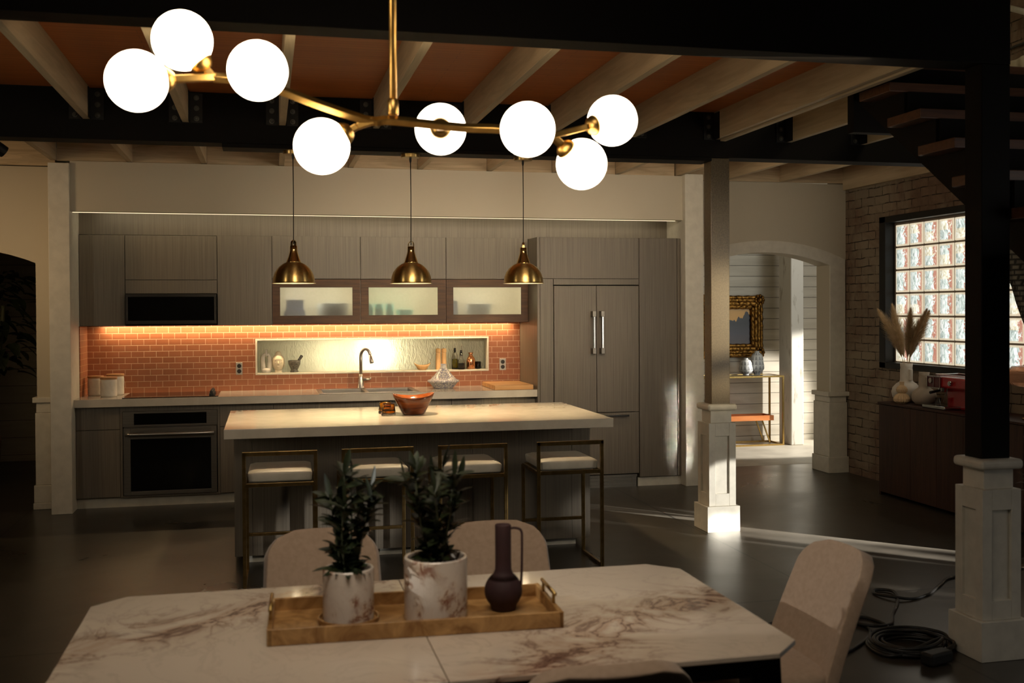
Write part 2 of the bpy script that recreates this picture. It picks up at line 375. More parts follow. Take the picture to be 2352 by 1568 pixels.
# ------------------------------------------------------------------ mesh helpers
class MB:
    def __init__(s): s.bm = bmesh.new(); s.uv = None
    def box(s, x0, x1, y0, y1, z0, z1, uv=False):
        vs_ = [s.bm.verts.new((x, y, z)) for z in (z0, z1) for y in (y0, y1) for x in (x0, x1)]
        for f in ((0, 2, 3, 1), (4, 5, 7, 6), (0, 1, 5, 4), (2, 6, 7, 3), (0, 4, 6, 2), (1, 3, 7, 5)):
            s.bm.faces.new([vs_[i] for i in f])
        return s
    def obox(s, c, ax, ay, az, hx, hy, hz):           # oriented box
        c, ax, ay, az = map(Vector, (c, ax, ay, az))
        vs_ = [s.bm.verts.new(c+ax*hx*i+ay*hy*j+az*hz*k) for k in (-1, 1) for j in (-1, 1) for i in (-1, 1)]
        for f in ((0, 2, 3, 1), (4, 5, 7, 6), (0, 1, 5, 4), (2, 6, 7, 3), (0, 4, 6, 2), (1, 3, 7, 5)):
            s.bm.faces.new([vs_[i] for i in f])
        return s
    def bar(s, a, b, w_, h_=None):                      # square bar
        a, b = Vector(a), Vector(b); d = (b-a).normalized()
        u = d.cross(Vector((0, 0, 1)) if abs(d.z) < .9 else Vector((0, 1, 0))).normalized(); v_ = u.cross(d)
        return s.obox((a+b)/2, u, d, v_, w_/2, (b-a).length/2, (h_ or w_)/2)
    def tube(s, pts, r, seg=10, closed=False, cap=True):
        pts = [Vector(p) for p in pts]; n = len(pts)
        rs = r if isinstance(r, (list, tuple)) else [r]*n
        rings = []; prev = None
        for i, p in enumerate(pts):
            a = pts[i-1] if (i > 0 or closed) else pts[i]; b = pts[(i+1) % n] if (i < n-1 or closed) else pts[i]
            d = (b-a).normalized()
            if prev is None: u = d.cross(Vector((0, 0, 1)) if abs(d.z) < .9 else Vector((1, 0, 0))).normalized()
            else:
                u = prev-d*prev.dot(d); u = u.normalized() if u.length > 1e-6 else d.orthogonal().normalized()
            prev = u; v_ = d.cross(u)
            rings.append([s.bm.verts.new(p+(u*math.cos(2*PI*k/seg)+v_*math.sin(2*PI*k/seg))*rs[i]) for k in range(seg)])
        for i in range(n if closed else n-1):
            A, B = rings[i], rings[(i+1) % n]
            for k in range(seg): s.bm.faces.new((A[k], A[(k+1) % seg], B[(k+1) % seg], B[k]))
        if cap and not closed:
            s.bm.faces.new(rings[0][::-1]); s.bm.faces.new(rings[-1])
        return s
    def lathe(s, prof, c=(0, 0, 0), seg=32, fn=None, capb=True, capt=True):
        rings = []
        for r, z in prof:
            ring = []
            for k in range(seg):
                a = 2*PI*k/seg; rr = r*(fn(a, z) if fn else 1)
                ring.append(s.bm.verts.new((c[0]+rr*math.cos(a), c[1]+rr*math.sin(a), c[2]+z)))
            rings.append(ring)
        for A, B in zip(rings, rings[1:]):
            for k in range(seg): s.bm.faces.new((A[k], A[(k+1) % seg], B[(k+1) % seg], B[k]))
        if capb: s.bm.faces.new(rings[0][::-1])
        if capt: s.bm.faces.new(rings[-1])
        return s
    def sphere(s, c, r, seg=32, rings=18, sc_=(1, 1, 1)):
        g = bmesh.ops.create_uvsphere(s.bm, u_segments=seg, v_segments=rings, radius=r)
        for v_ in g['verts']: v_.co = Vector((v_.co.x*sc_[0], v_.co.y*sc_[1], v_.co.z*sc_[2]))+Vector(c)
        return s
    def prism(s, pts, d):                               # polygon (3d points) extruded by vector d
        d = Vector(d); A = [s.bm.verts.new(p) for p in pts]; B = [s.bm.verts.new(Vector(p)+d) for p in pts]; n = len(pts)
        s.bm.faces.new(A[::-1]); s.bm.faces.new(B)
        for k in range(n): s.bm.faces.new((A[k], A[(k+1) % n], B[(k+1) % n], B[k]))
        return s
    def quadface(s, pts): s.bm.faces.new([s.bm.verts.new(p) for p in pts]); return s
    def rot(s, mtx): bmesh.ops.transform(s.bm, matrix=mtx, verts=s.bm.verts); return s
    def build(s, name, mt, parent=None, smooth=False, bev=0, sub=0, solid=0, local=False):
        bmesh.ops.recalc_face_normals(s.bm, faces=s.bm.faces)
        me = bpy.data.meshes.new(name)
        if parent is not None and not local:
            off = Vector((0, 0, 0)); p = parent
            while p is not None: off += p.location; p = p.parent
            bmesh.ops.translate(s.bm, vec=-off, verts=s.bm.verts)
        s.bm.to_mesh(me); s.bm.free()
        me.materials.append(mt)
        if smooth:
            for p in me.polygons: p.use_smooth = True
        o = bpy.data.objects.new(name, me); col.objects.link(o)
        if parent is not None: o.parent = parent
        if solid:
            mo = o.modifiers.new('solid', 'SOLIDIFY'); mo.thickness = solid; mo.offset = 0
        if bev:
            mo = o.modifiers.new('edge', 'BEVEL'); mo.width = bev; mo.segments = 3; mo.limit_method = 'ANGLE'; mo.angle_limit = R(40)
        if sub:
            mo = o.modifiers.new('sub', 'SUBSURF'); mo.levels = sub; mo.render_levels = sub
        return o
def BX(name, mt, x0, x1, y0, y1, z0, z1, parent=None, bev=0): return MB().box(x0, x1, y0, y1, z0, z1).build(name, mt, parent, bev=bev)
def thing(name, label, cat, loc=(0, 0, 0), group=None):
    o = bpy.data.objects.new(name, None); col.objects.link(o); o.location = loc
    o.empty_display_size = .1
    return tag(o, label, cat, group)
def tag(o, label, cat, group=None):
    o['label'] = label; o['category'] = cat
    if group: o['group'] = group
    return o
def struct(o): o['kind'] = 'structure'; return o
def pivot(o, loc):
    """Put a one-mesh thing's origin at its base."""
    o.data.transform(Matrix.Translation(-Vector(loc))); o.location = loc; return o
def dup(root, loc, label, rotz=None):
    r = root.copy(); col.objects.link(r); r.location = loc; r['label'] = label
    if rotz is not None: r.rotation_euler = (0, 0, rotz)
    for ch in list(root.children):
        c = ch.copy(); col.objects.link(c); c.parent = r
        for g_ in ch.children:
            d = g_.copy(); col.objects.link(d); d.parent = c
    return r
def arc(c, r, a0, a1, n, plane='xz'):
    out = []
    for i in range(n+1):
        a = a0+(a1-a0)*i/n; p, q = r*math.cos(a), r*math.sin(a)
        out.append((c[0]+p, c[1], c[2]+q) if plane == 'xz' else (c[0], c[1]+p, c[2]+q) if plane == 'yz' else (c[0]+p, c[1]+q, c[2]))
    return out
def smoothpath(pts, n=8):
    pts = [Vector(p) for p in pts]; out = []
    for i in range(len(pts)-1):
        p0 = pts[max(i-1, 0)]; p1, p2 = pts[i], pts[i+1]; p3 = pts[min(i+2, len(pts)-1)]
        for k in range(n):
            u = k/n
            out.append(.5*((2*p1)+(p2-p0)*u+(2*p0-5*p1+4*p2-p3)*u*u+(3*p1-p0-3*p2+p3)*u**3))
    out.append(pts[-1]); return out

# ------------------------------------------------------------------ room shell
struct(BX('floor', concrete, -6, 10, -4.5, 10.15, -.1, 0))
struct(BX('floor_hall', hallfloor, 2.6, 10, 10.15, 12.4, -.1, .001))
struct(BX('floor_passage', concrete, -6, 2.5, 10.15, 13, -.1, 0))
struct(BX('ceiling', plankceil, -6, 3.26, 4.2, 9.28, 3.07, 3.16))
struct(BX('ceiling_side', plankceil, 3.26, 5.66, 7.2, 9.56, 3.07, 3.16))
struct(BX('ceiling_front', paintblack, -6, 5.9, -4.5, 4.2, 3.6, 3.7))
struct(BX('ceiling_stairwell', plaster, 3.2, 5.9, 4.2, 7.3, 4.6, 4.7))
struct(BX('wall_stairwell', plaster, 3.3, 5.66, 7.3, 7.4, 3.16, 4.6))
struct(BX('wall_stairwell_side', plaster, 3.16, 3.26, 4.47, 7.3, 3.16, 4.6))
struct(BX('wall_stairwell_front', paintblack, 3.26, 5.66, 4.1, 4.2, 3.6, 4.6))
struct(BX('wall_front', plaster, -6, 5.9, -4.6, -4.5, 0, 3.6))
struct(BX('wall_left', plaster, -6.1, -6, -4.5, 13, 0, 3.6))

def arch_wall(name, x0, x1, xo0, xo1, zs, za, y0, y1, zt):
    """Wall slab with a segmental-arched opening from xo0 to xo1."""
    wd = (xo1-xo0)/2; xc = (xo0+xo1)/2; hgt = za-zs; rad = (wd*wd+hgt*hgt)/(2*hgt); cz = za-rad
    n = 24; top = []
    for i in range(n+1):
        x = xo0+(xo1-xo0)*i/n; top.append((x, cz+math.sqrt(rad*rad-(x-xc)**2)))
    mb = MB()
    if x0 < xo0: mb.box(x0, xo0, y0, y1, 0, zt)
    if x1 > xo1: mb.box(xo1, x1, y0, y1, 0, zt)
    pts = [(x, y0, z) for x, z in top]+[(xo1, y0, zt), (xo0, y0, zt)]
    mb.prism(pts, (0, y1-y0, 0))
    return struct(mb.build(name, plaster)), xc, cz, rad

# left arched wall
arch_wall('wall_back_left', -5.9, -1.62, -3.05, -1.855, 2.045, 2.165, 9.48, 9.80, 2.845)
# right arched wall
_, xc, cz, rad = arch_wall('wall_back_right', 3.80, 5.66, 4.11, 5.46, 2.06, 2.183, 9.55, 9.80, 2.865)
# arch casing on the right wall
cas = []
n = 24
a1 = math.acos((5.62-xc)/(rad+.115)); a0 = PI-a1
r2 = rad+.115
outer = [(xc+r2*math.cos(a0+(a1-a0)*i/n), 9.55, cz+r2*math.sin(a0+(a1-a0)*i/n)) for i in range(n+1)]
b1 = math.acos((5.46-xc)/rad); b0 = PI-b1
inner = [(xc+rad*math.cos(b0+(b1-b0)*i/n), 9.55, cz+rad*math.sin(b0+(b1-b0)*i/n)) for i in range(n+1)]
mb = MB()
for i in range(n):
    mb.prism([inner[i], inner[i+1], outer[i+1], outer[i]], (0, -.022, 0))
mb.box(5.46, 5.62, 9.528, 9.55, .8, inner[-1][2]); mb.box(3.95, 4.11, 9.528, 9.55, .8, inner[0][2])
mb.prism([inner[-1], outer[-1], (5.62, 9.55, inner[-1][2])], (0, -.022, 0))
mb.prism([inner[0], outer[0], (3.95, 9.55, inner[0][2])], (0, -.022, 0))
struct(mb.build('trim_arch', trimwhite))
mb = MB()
for x0, x1 in ((5.415, 5.64), (3.93, 4.155)):
    mb.box(x0, x1, 9.49, 9.82, 0, .16); mb.box(x0+.012, x1-.012, 9.50, 9.81, .16, .70)
    mb.box(x0+.02, x1-.02, 9.505, 9.80, .70, .76); mb.box(x0-.005, x1+.005, 9.485, 9.82, .76, .805)
struct(mb.build('trim_arch_plinth', trimwhite, bev=.006))
mb = MB()
for x0, x1 in ((-1.88, -1.69), (-3.2, -3.03)):
    mb.box(x0-.005, x1, 9.43, 9.82, 0, .055); mb.box(x0, x1, 9.44, 9.82, .055, .20); mb.box(x0+.012, x1, 9.455, 9.81, .2, .80)
    mb.box(x0+.02, x1, 9.46, 9.80, .80, .885); mb.box(x0-.006, x1, 9.44, 9.82, .885, .93)
struct(mb.build('trim_left_plinth', trimwhite, bev=.006))

# kitchen recess
struct(BX('wall_post_left', trimwhite, -1.695, -1.535, 9.16, 9.93, 0, 2.84, bev=.004))
struct(BX('wall_post_right', trimwhite, 3.765, 3.945, 9.14, 9.93, 0, 2.875, bev=.004))
mb = MB(); mb.box(-1.535, 3.765, 9.20, 9.28, 2.455, 2.862)
struct(mb.build('wall_header', plaster))
o = BX('light_strip', ledlight, -1.53, 3.72, 9.268, 9.276, 2.450, 2.4545); pivot(o, (1.1, 9.27, 2.447)); tag(o, 'thin warm light strip along the bottom edge of the white header', 'light strip')
struct(BX('ceiling_recess', plaster, -1.535, 3.765, 9.28, 9.93, 2.60, 2.66))
struct(BX('wall_recess_panel', greywood, -1.535, 3.765, 9.60, 9.62, 2.296, 2.60))
# tiled back wall in pieces round the niche
NX0, NX1, NZ0, NZ1 = -.075, 2.062, 1.070, 1.366
mb = MB()
mb.box(-1.535, NX0-.016, 9.93, 9.99, .9, 1.56); mb.box(NX1+.016, 2.39, 9.93, 9.99, .9, 1.56)
mb.box(NX0-.016, NX1+.016, 9.93, 9.99, .9, NZ0-.016); mb.box(NX0-.016, NX1+.016, 9.93, 9.99, NZ1+.016, 1.56)
struct(mb.build('wall_tile', tile_xz))
struct(BX('wall_tile_return', tile_yz, -1.5345, -1.527, 9.55, 9.93, .915, 1.515))
struct(BX('wall_back', plaster, -1.69, 3.945, 10.55, 10.60, 0, 3.0))
struct(BX('wall_behind_left', plaster, -1.69, -1.60, 9.93, 10.60, 0, 3.0))
struct(BX('wall_behind_right', plaster, 3.86, 3.945, 9.93, 12.2, 0, 3.0))
# niche
mb = MB(); f_ = .016
mb.box(NX0-f_, NX1+f_, 9.922, 10.065, NZ0-f_, NZ0); mb.box(NX0-f_, NX1+f_, 9.922, 10.065, NZ1, NZ1+f_)
mb.box(NX0-f_, NX0, 9.922, 10.065, NZ0, NZ1); mb.box(NX1, NX1+f_, 9.922, 10.065, NZ0, NZ1)
struct(mb.build('trim_niche', nichewhite, bev=.002))
struct(MB().quadface([(NX0-f_, 10.066, NZ0-f_), (NX1+f_, 10.066, NZ0-f_), (NX1+f_, 10.066, NZ1+f_), (NX0-f_, 10.066, NZ1+f_)]).build('window_niche', ripple))
struct(BX('wall_niche_cavity', plaster, -.3, 2.3, 10.50, 10.54, .8, 1.6))
point('niche_lamp', (1.02, 10.22, 1.24), 12, (1.0, .90, .58), .05)
point('niche_lamp_low', (.60, 10.30, 1.22), 4.5, (1.0, .90, .58), .05)

# blocking boards between the joists along the back wall
mb = MB()
for a, b in zip([-1.64, -1.056, -.465, .167, .752, 1.354, 1.974, 2.572, 3.172], [-1.10, -.513, .12, .704, 1.306, 1.926, 2.524, 3.124, 3.70]):
    mb.box(a, b, 9.24, 9.27, 2.868, 3.07)
mb.box(3.75, 5.64, 9.50, 9.53, 2.868, 3.07); mb.box(-5.9, -1.69, 9.44, 9.47, 2.85, 3.07)
struct(mb.build('trim_blocking', blockwood))
struct(BX('trim_ledger', joistwood, 5.58, 5.64, 7.42, 9.50, 2.80, 3.07))

# right brick wall with glass-block window and the side windows out of the frame
WX0, WX1 = 5.64, 5.90
mb = MB()
mb.box(WX0, WX1, 8.92, 9.9, 0, 4.6); mb.box(WX0, WX1, 5.7, 8.92, 0, 1.075); mb.box(WX0, WX1, 5.7, 8.92, 2.482, 4.6)
mb.box(WX0, WX1, 5.45, 5.7, 0, 4.6); mb.box(WX0, WX1, .6, 5.45, 2.45, 4.6); mb.box(WX0, WX1, .6, 5.45, 0, .05)
mb.box(WX0, WX1, -4.5, .6, 0, 4.6)
struct(mb.build('wall_right', brick))
# window 1: frame, mortar grid, glass blocks
w1 = thing('window_1', 'glass block window with black frame in the whitewashed brick wall', 'window', (5.66, 7.3, 1.075)); struct(w1)
mb = MB(); y0, y1, z0, z1 = 5.70, 8.92, 1.075, 2.482
mb.box(5.615, 5.75, y1-.10, y1, z0, z1); mb.box(5.615, 5.75, y0, y0+.10, z0, z1)
mb.box(5.615, 5.75, y0, y1, z0, z0+.055); mb.box(5.615, 5.75, y0, y1, z1-.058, z1)
mb.build('frame', blackmetal, w1, bev=.004)
BX('transom_bar', blackmetal, 5.618, 5.66, 5.8, 7.62, 1.82, 1.868, w1)
gy0, gy1, gz0, gz1 = 5.80, 8.82, 1.13, 2.424
BX('mortar', mortar, 5.715, 5.76, gy0, gy1, gz0, gz1, w1)
bw, bh = .216, .2126; rowz = [gz0+.0092+i*bh for i in range(6)]
mb = MB(); uvl = mb.bm.loops.layers.uv.new('UVMap')
colsy = []
y = 8.79
while y-bw > gy0-.02: colsy.append(y); y -= bw
for ya in colsy:
    for za in rowz:
        yb = ya-bw+.014; zb = za+bh-.014; x = 5.705
        P = [(x, ya, za), (x, yb, za), (x, yb, zb), (x, ya, zb)]
        Q = [(5.7185, a[1], a[2]) for a in P]
        c_ = Vector((x, (ya+yb)/2, (za+zb)/2))
        V = [mb.bm.verts.new(Vector((x, c_.y+(p[1]-c_.y)*.95, c_.z+(p[2]-c_.z)*.95))) for p in P]; W = [mb.bm.verts.new(q) for q in Q]
        f = mb.bm.faces.new(V)
        for l, uvc in zip(f.loops, ((0, 0), (1, 0), (1, 1), (0, 1))): l[uvl].uv = uvc
        for k in range(4):
            f2 = mb.bm.faces.new((V[k], V[(k+1) % 4], W[(k+1) % 4], W[k]))
            for l in f2.loops: l[uvl].uv = (.01, .01)
mb.build('glass_blocks', glassblock, w1)
# unseen side window (muntins), its opening shaped to pass the daylight spots
w2 = thing('window_2', 'unseen tall muntined side window', 'window', (5.66, 3, .05)); struct(w2)
mb = MB()
for y in (.6, 1.55, 2.5, 3.45, 4.4, 5.40): mb.box(5.70, 5.76, y, y+.05, .05, 2.45)
for z in (.05, .62, 1.62, 2.40): mb.box(5.70, 5.76, .6, 5.45, z, z+.05)
mb.build('frame', blackmetal, w2)

# the hall behind the right arch
def boards(name, x0, x1, y, zt, pitch=.131, gap=.005):
    mb = MB(); z = .065
    while z < zt: mb.box(x0, x1, y, y+.02, z+gap, min(z+pitch, zt)); z += pitch
    mb.box(x0, x1, y-.012, y+.02, 0, .065)
    struct(BX('trim_board_gap', soil, x0, x1, y+.014, y+.04, .0, zt))
    return struct(mb.build(name, shiplap))
boards('wall_hall', 3.945, 9.5, 12.05, 2.95)
boards('wall_passage', -5.9, -1.4, 12.6, 2.95, .19)
struct(BX('ceiling_hall', plaster, 3.8, 10, 9.8, 12.3, 2.95, 3.05))
struct(BX('ceiling_passage', plaster, -6, -1.5, 9.8, 12.8, 2.95, 3.05))
struct(BX('wall_passage_right', plaster, -1.62, -1.52, 9.95, 12.7, 0, 2.95))
hp = MB().box(6.10, 6.265, 11.55, 11.86, 0, 2.95).build('column', postwood, bev=.012)
pivot(hp, (6.18, 11.70, 0)); tag(hp, 'flaking white timber post in the sunlit hall beyond the arch', 'post'); hp['kind'] = 'thing'

# ------------------------------------------------------------------ black steel beams, timber joists
def one(name, mt, label, cat, box, bev=0, group=None):
    x0, x1, y0, y1, z0, z1 = box
    o = MB().box(*box).build(name, mt, bev=bev); pivot(o, ((x0+x1)/2, (y0+y1)/2, z0)); tag(o, label, cat, group); o['kind'] = 'thing'; return o
b1_ = thing('ceiling_beam', 'wide black beam crossing the top of the picture over the dining table', 'beam', (0, 4.37, 2.765)); b1_['kind'] = 'thing'
mb = MB(); mb.box(-5.9, 3.392, 4.30, 4.45, 2.765, 3.60); mb.build('girder', paintblack, b1_, bev=.003)
b2_ = thing('ceiling_beam', 'long black beam above the island with pendant lamps fixed under it', 'beam', (0, 7.32, 2.743)); b2_['kind'] = 'thing'
MB().box(-5.9, 5.64, 7.24, 7.42, 2.743, 3.16).build('girder', paintblack, b2_, bev=.003)
MB().box(-.268, 3.19, 7.235, 7.425, 2.715, 2.743).build('flange_plate', paintblack, b2_, bev=.003)

ordn = ['first', 'second', 'third', 'fourth', 'fifth', 'sixth', 'seventh', 'eighth', 'ninth', 'tenth']
bolt_me = None
jx = [-1.103, -.495, .121, .742, 1.356, 1.968, 2.580, 3.232, 3.81]
def hanger(root, x, sides, y=7.24):
    global bolt_me
    h_ = MB()
    for sgn in sides:
        a, b = sorted((x+sgn*.024, x+sgn*.105)); h_.box(a, b, y-.008, y, 2.868, 3.06)
        a, b = sorted((x+sgn*.0225, x+sgn*.0285)); h_.box(a, b, y-.10, y, 2.868, 3.06)
    h_ = h_.build('joist_hanger', blackmetal, root)
    for sgn in sides:
        for z in (2.895, 2.963, 3.03):
            if bolt_me is None:
                t_ = MB().lathe([(.017, 0), (.017, .004), (.010, .004), (.010, .014), (.007, .016)], seg=14).rot(Matrix.Rotation(R(90), 4, 'X'))
                bo = t_.build('bolt', steelbolt, h_, local=True); bolt_me = bo.data
            else:
                bo = bpy.data.objects.new('bolt', bolt_me); col.objects.link(bo); bo.parent = h_
            bo.location = Vector((x+sgn*.068, y-.008, z))-root.location
steelbolt = plain('dull_bolt_steel', (.10, .10, .09), .35, .8)
lab9 = ['pale joist at the far left running out to the black beam corner', 'pale joist behind the leftmost lit globes', 'narrow-looking pale joist beside the third globe from the left', 'pale joist passing behind the brass drop rod', 'pale joist over the globe with the brass cap in front', 'pale joist above the two right-hand globe lamps', 'pale joist meeting the beam just left of the dark column', 'doubled pale joist landing above the dark kitchen column', 'short pale joist right of the doubled joist by the stairs']
for i, x in enumerate(jx):
    rt_ = thing('ceiling_joist', lab9[i], 'joist', (x, 5.8, 2.87), 'pale joists under the orange plank ceiling'); rt_['kind'] = 'thing'
    mb = MB()
    if i < 7: mb.box(x-.0225, x+.0225, 4.45, 7.24, 2.87, 3.07)
    elif i == 7: mb.box(x-.0225, x+.0225, 4.45, 7.24, 2.873, 3.073); mb.box(x+.026, x+.070, 4.45, 7.24, 2.862, 3.062)
    else: mb.box(x-.0225, x+.0225, 5.87, 7.24, 2.87, 3.06)
    mb.build('timber', joistwood, rt_, bev=.003)
    hanger(rt_, x, (-1, 1) if i not in (7, 8) else (-1,))
x = 4.42
rt_ = thing('ceiling_joist', 'stub of pale joist showing beyond the black stair trimmer', 'joist', (x, 6.5, 2.87), 'pale joists under the orange plank ceiling'); rt_['kind'] = 'thing'
MB().box(x-.0225, x+.0225, 5.87, 7.24, 2.87, 3.06).build('timber', joistwood, rt_, bev=.003); hanger(rt_, x, (-1,))
# rear joists from beam to back wall
rx_ = [-1.665, -1.078, -.489, .144, .728, 1.330, 1.950, 2.548, 3.148, 3.74, 4.32, 4.92]
labr = ['rear joist over the white post at the left', 'rear joist above the left end of the white header', 'rear joist above the microwave bay', 'rear joist behind the left pendant cord', 'rear joist behind the lowest left globe', 'rear joist between the middle pendant and the next globe', 'rear joist behind the right pendant canopy', 'rear joist above the built-in refrigerator', 'rear joist left of the dark column', 'rear joist above the right white post', 'rear joist over the arched hall opening', 'rear joist nearest the brick wall over the arch']
for i, x in enumerate(rx_):
    y1 = 9.24 if x < 3.72 else 9.50
    one('ceiling_joist', joistwood, labr[i], 'joist', (x-.0225, x+.0225, 7.421, y1-.001, 2.868, 3.07), .003, 'rear joists between the second beam and the back wall')

# black columns on white panelled pedestals
def column(label, x0, x1, y0, y1, ztop, ped, zp, cm):
    px0, px1, py0, py1 = ped
    r_ = thing('column', label, 'column', ((px0+px1)/2, (py0+py1)/2, 0)); r_['kind'] = 'thing'
    MB().box(x0, x1, y0, y1, zp-.03, ztop).build('shaft', cm, r_, bev=.004)
    mb = MB()
    mb.box(px0, px1, py0, py1, 0, .185)                      # plinth block
    mb.build('plinth', trimwhite, r_, bev=.003)
    d = .022; zt_ = zp-.14; s_ = .052
    a0, a1_, c0, c1 = px0+d, px1-d, py0+d, py1-d
    e = .016
    MB().box(a0+e, a1_-e, c0+e, c1-e, .186, zt_-.001).build('pedestal', trimwhite, r_)
    mb = MB()
    for u in (a0, a1_-s_):
        for v_ in (c0, c1-s_): mb.box(u, u+s_, v_, v_+s_, .1855, zt_)
    mb.build('stiles', trimwhite, r_, bev=.0025)
    for z0_, z1_ in ((.1855, .275), (zt_-.095, zt_)):
        mb = MB()
        for v_ in ((c0+.0006, c0+.03), (c1-.03, c1-.0006)): mb.box(a0+s_, a1_-s_, v_[0], v_[1], z0_, z1_)
        for u in ((a0+.0006, a0+.03), (a1_-.03, a1_-.0006)): mb.box(u[0], u[1], c0+s_, c1-s_, z0_, z1_)
        mb.build('rail', trimwhite, r_, bev=.0015)
    d2 = .046
    MB().box(px0+d2, px1-d2, py0+d2, py1-d2, zp-.14, zp-.045).build('neck_block', trimwhite, r_, bev=.003)
    mb = MB(); mb.box(px0+.012, px1-.012, py0+.012, py1-.012, zp-.048, zp)
    mb.build('cap', trimwhite, r_, bev=.018)
    return r_
columnpaint = noisy('sunlit_black_column_paint', (.07, .048, .022), (.12, .086, .044), (90, 90, 90), .38, spec=.5)  # black paint browned: golden sunlit look put into the colour
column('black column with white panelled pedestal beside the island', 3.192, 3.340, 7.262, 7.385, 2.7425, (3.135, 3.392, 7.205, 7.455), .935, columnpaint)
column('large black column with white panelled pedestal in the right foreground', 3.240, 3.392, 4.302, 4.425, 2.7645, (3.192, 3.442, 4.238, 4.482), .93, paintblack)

# stairs
st = thing('staircase', 'dark open staircase with wooden treads rising behind the right column', 'stairs', (4.0, 3.6, 0)); st['kind'] = 'thing'
def tz(k): return 2.896-.1995*k
for k in range(-1, 9):
    yk = 5.305-.287*k
    MB().box(3.405, 4.62, yk, yk+.31, tz(k)-.052, tz(k)).build('tread', treadwood, st, bev=.004)
lo = lambda y: max(0, 2.157+.714*(y-4.776))
for x in (3.50, 4.50):
    P_ = [(x, 5.80, lo(5.80)), (x, 5.80, 3.06), (x, 5.60, 3.06)]
    for k in range(0, 9):
        yk = 5.305-.287*k; zk = tz(k)-.053
        P_ += [(x, yk+.287+.002, zk), (x, yk+.002, zk)]
    ye = 5.305-.287*8
    P_ += [(x, ye, lo(ye))]
    MB().prism(P_, (.05, 0, 0)).build('stringer', paintblack, st)
for k in range(-1, 9):
    yk = 5.305-.287*k
    MB().box(3.515, 4.535, yk+.27, yk+.285, tz(k), tz(k)+.147).build('riser', paintblack, st)
BX('trimmer', paintblack, 3.48, 4.9, 5.80, 5.868, 2.70, 3.068, st)

# ------------------------------------------------------------------ kitchen cupboards
YF = 9.575                      # wall cupboard face
G = .005
def cab(name, label, cat, x0, x1, y0, y1, z0, z1, group=None, mt=greywood):
    r_ = thing(name, label, cat, ((x0+x1)/2, (y0+y1)/2, z0), group)
    return r_
def carcass(r_, x0, x1, y0, y1, z0, z1, mt=greywood): return BX('carcass', mt, x0+.0005, x1-.0005, y0, y1, z0, z1, r_)
def face(r_, nm, x0, x1, z0, z1, y=YF, t_=.02, mt=greywood): return BX(nm, mt, x0+G/2, x1-G/2, y, y+t_, z0+G/2, z1-G/2, r_, bev=.0015)
GW = 'flat grey oak wall cupboards'
r_ = cab('wall_cabinet', 'narrow grey oak wall cupboard left of the microwave', 'cabinet', -1.534, -1.165, YF, 9.925, 1.515, 2.292, GW)
carcass(r_, -1.534, -1.165, YF+.021, 9.925, 1.515, 2.292); face(r_, 'door', -1.534, -1.165, 1.515, 2.292)
r_ = cab('wall_cabinet', 'grey oak wall cupboard holding the black microwave', 'cabinet', -1.165, -.406, YF, 9.925, 1.79, 2.292, GW)
carcass(r_, -1.165, -.406, YF+.021, 9.925, 1.79, 2.292); face(r_, 'door', -1.165, -.406, 1.909, 2.292); face(r_, 'panel', -1.165, -.406, 1.79, 1.909)
BX('carcass_back', greywood, -1.165, -.406, 9.90, 9.925, 1.515, 1.79, r_); BX('bottom_rail', paintblack, -1.165, -.406, YF+.02, 9.90, 1.515, 1.528, r_)
r_ = cab('wall_cabinet', 'tall grey oak wall cupboard right of the microwave', 'cabinet', -.406, .060, YF, 9.925, 1.515, 2.295, GW)
carcass(r_, -.406, .060, YF+.021, 9.925, 1.515, 2.295); face(r_, 'door', -.406, .060, 1.515, 2.295)
xs = [.060, .835, 1.611, 2.385]
labu = ['grey oak cupboard behind the left brass pendant', 'grey oak cupboard behind the middle brass pendant', 'grey oak cupboard behind the right brass pendant']
for i in range(3):
    r_ = cab('wall_cabinet', labu[i], 'cabinet', xs[i], xs[i+1], YF, 9.925, 1.918, 2.30, GW)
    carcass(r_, xs[i], xs[i+1], YF+.021, 9.925, 1.918, 2.30); face(r_, 'door', xs[i], xs[i+1], 1.918, 2.30)
labg = ['walnut framed frosted cupboard with blue boxes and a wide bowl blurred inside', 'walnut framed frosted cupboard with teal cups blurred inside', 'walnut framed frosted cupboard next to the tall grey panel']
gl = [(.128, .762), (.906, 1.534), (1.677, 2.317)]
for i in range(3):
    x0, x1 = xs[i], xs[i+1]; z0, z1 = 1.522, 1.915
    r_ = cab('glass_cabinet', labg[i], 'cabinet', x0, x1, YF, 9.925, z0, z1, 'walnut framed glass cupboards')
    mb = MB(); mb.box(x0, x0+.015, YF+.025, 9.92, z0, z1); mb.box(x1-.015, x1, YF+.025, 9.92, z0, z1)
    mb.box(x0+.015, x1-.015, YF+.025, 9.92, z0, z0+.018); mb.box(x0+.015, x1-.015, YF+.025, 9.92, z1-.018, z1); mb.box(x0+.015, x1-.015, 9.905, 9.92, z0+.018, z1-.018)
    mb.build('carcass', nichewhite, r_)
    a, b = gl[i]; mb = MB()
    mb.box(x0+G/2, a, YF, YF+.022, z0, z1); mb.box(b, x1-G/2, YF, YF+.022, z0, z1); mb.box(a, b, YF, YF+.022, z0, 1.594); mb.box(a, b, YF, YF+.022, 1.844, z1)
    d_ = mb.build('door', walnut, r_)
    BX('pane', frosted, a-.004, b+.004, YF+.009, YF+.013, 1.59, 1.848, d_)
    area('cabinet_light', ((x0+x1)/2, 9.74, 1.893), ((x0+x1)/2, 9.741, 1.6), .6, .08, 4.2, (1.0, .86, .60))
def cup(name, mt, label, cat, c, prof, group=None, seg=24, smooth=True, **k):
    o = MB().lathe(prof, c, seg=seg, **k).build(name, mt, smooth=smooth); pivot(o, c); return tag(o, label, cat, group)
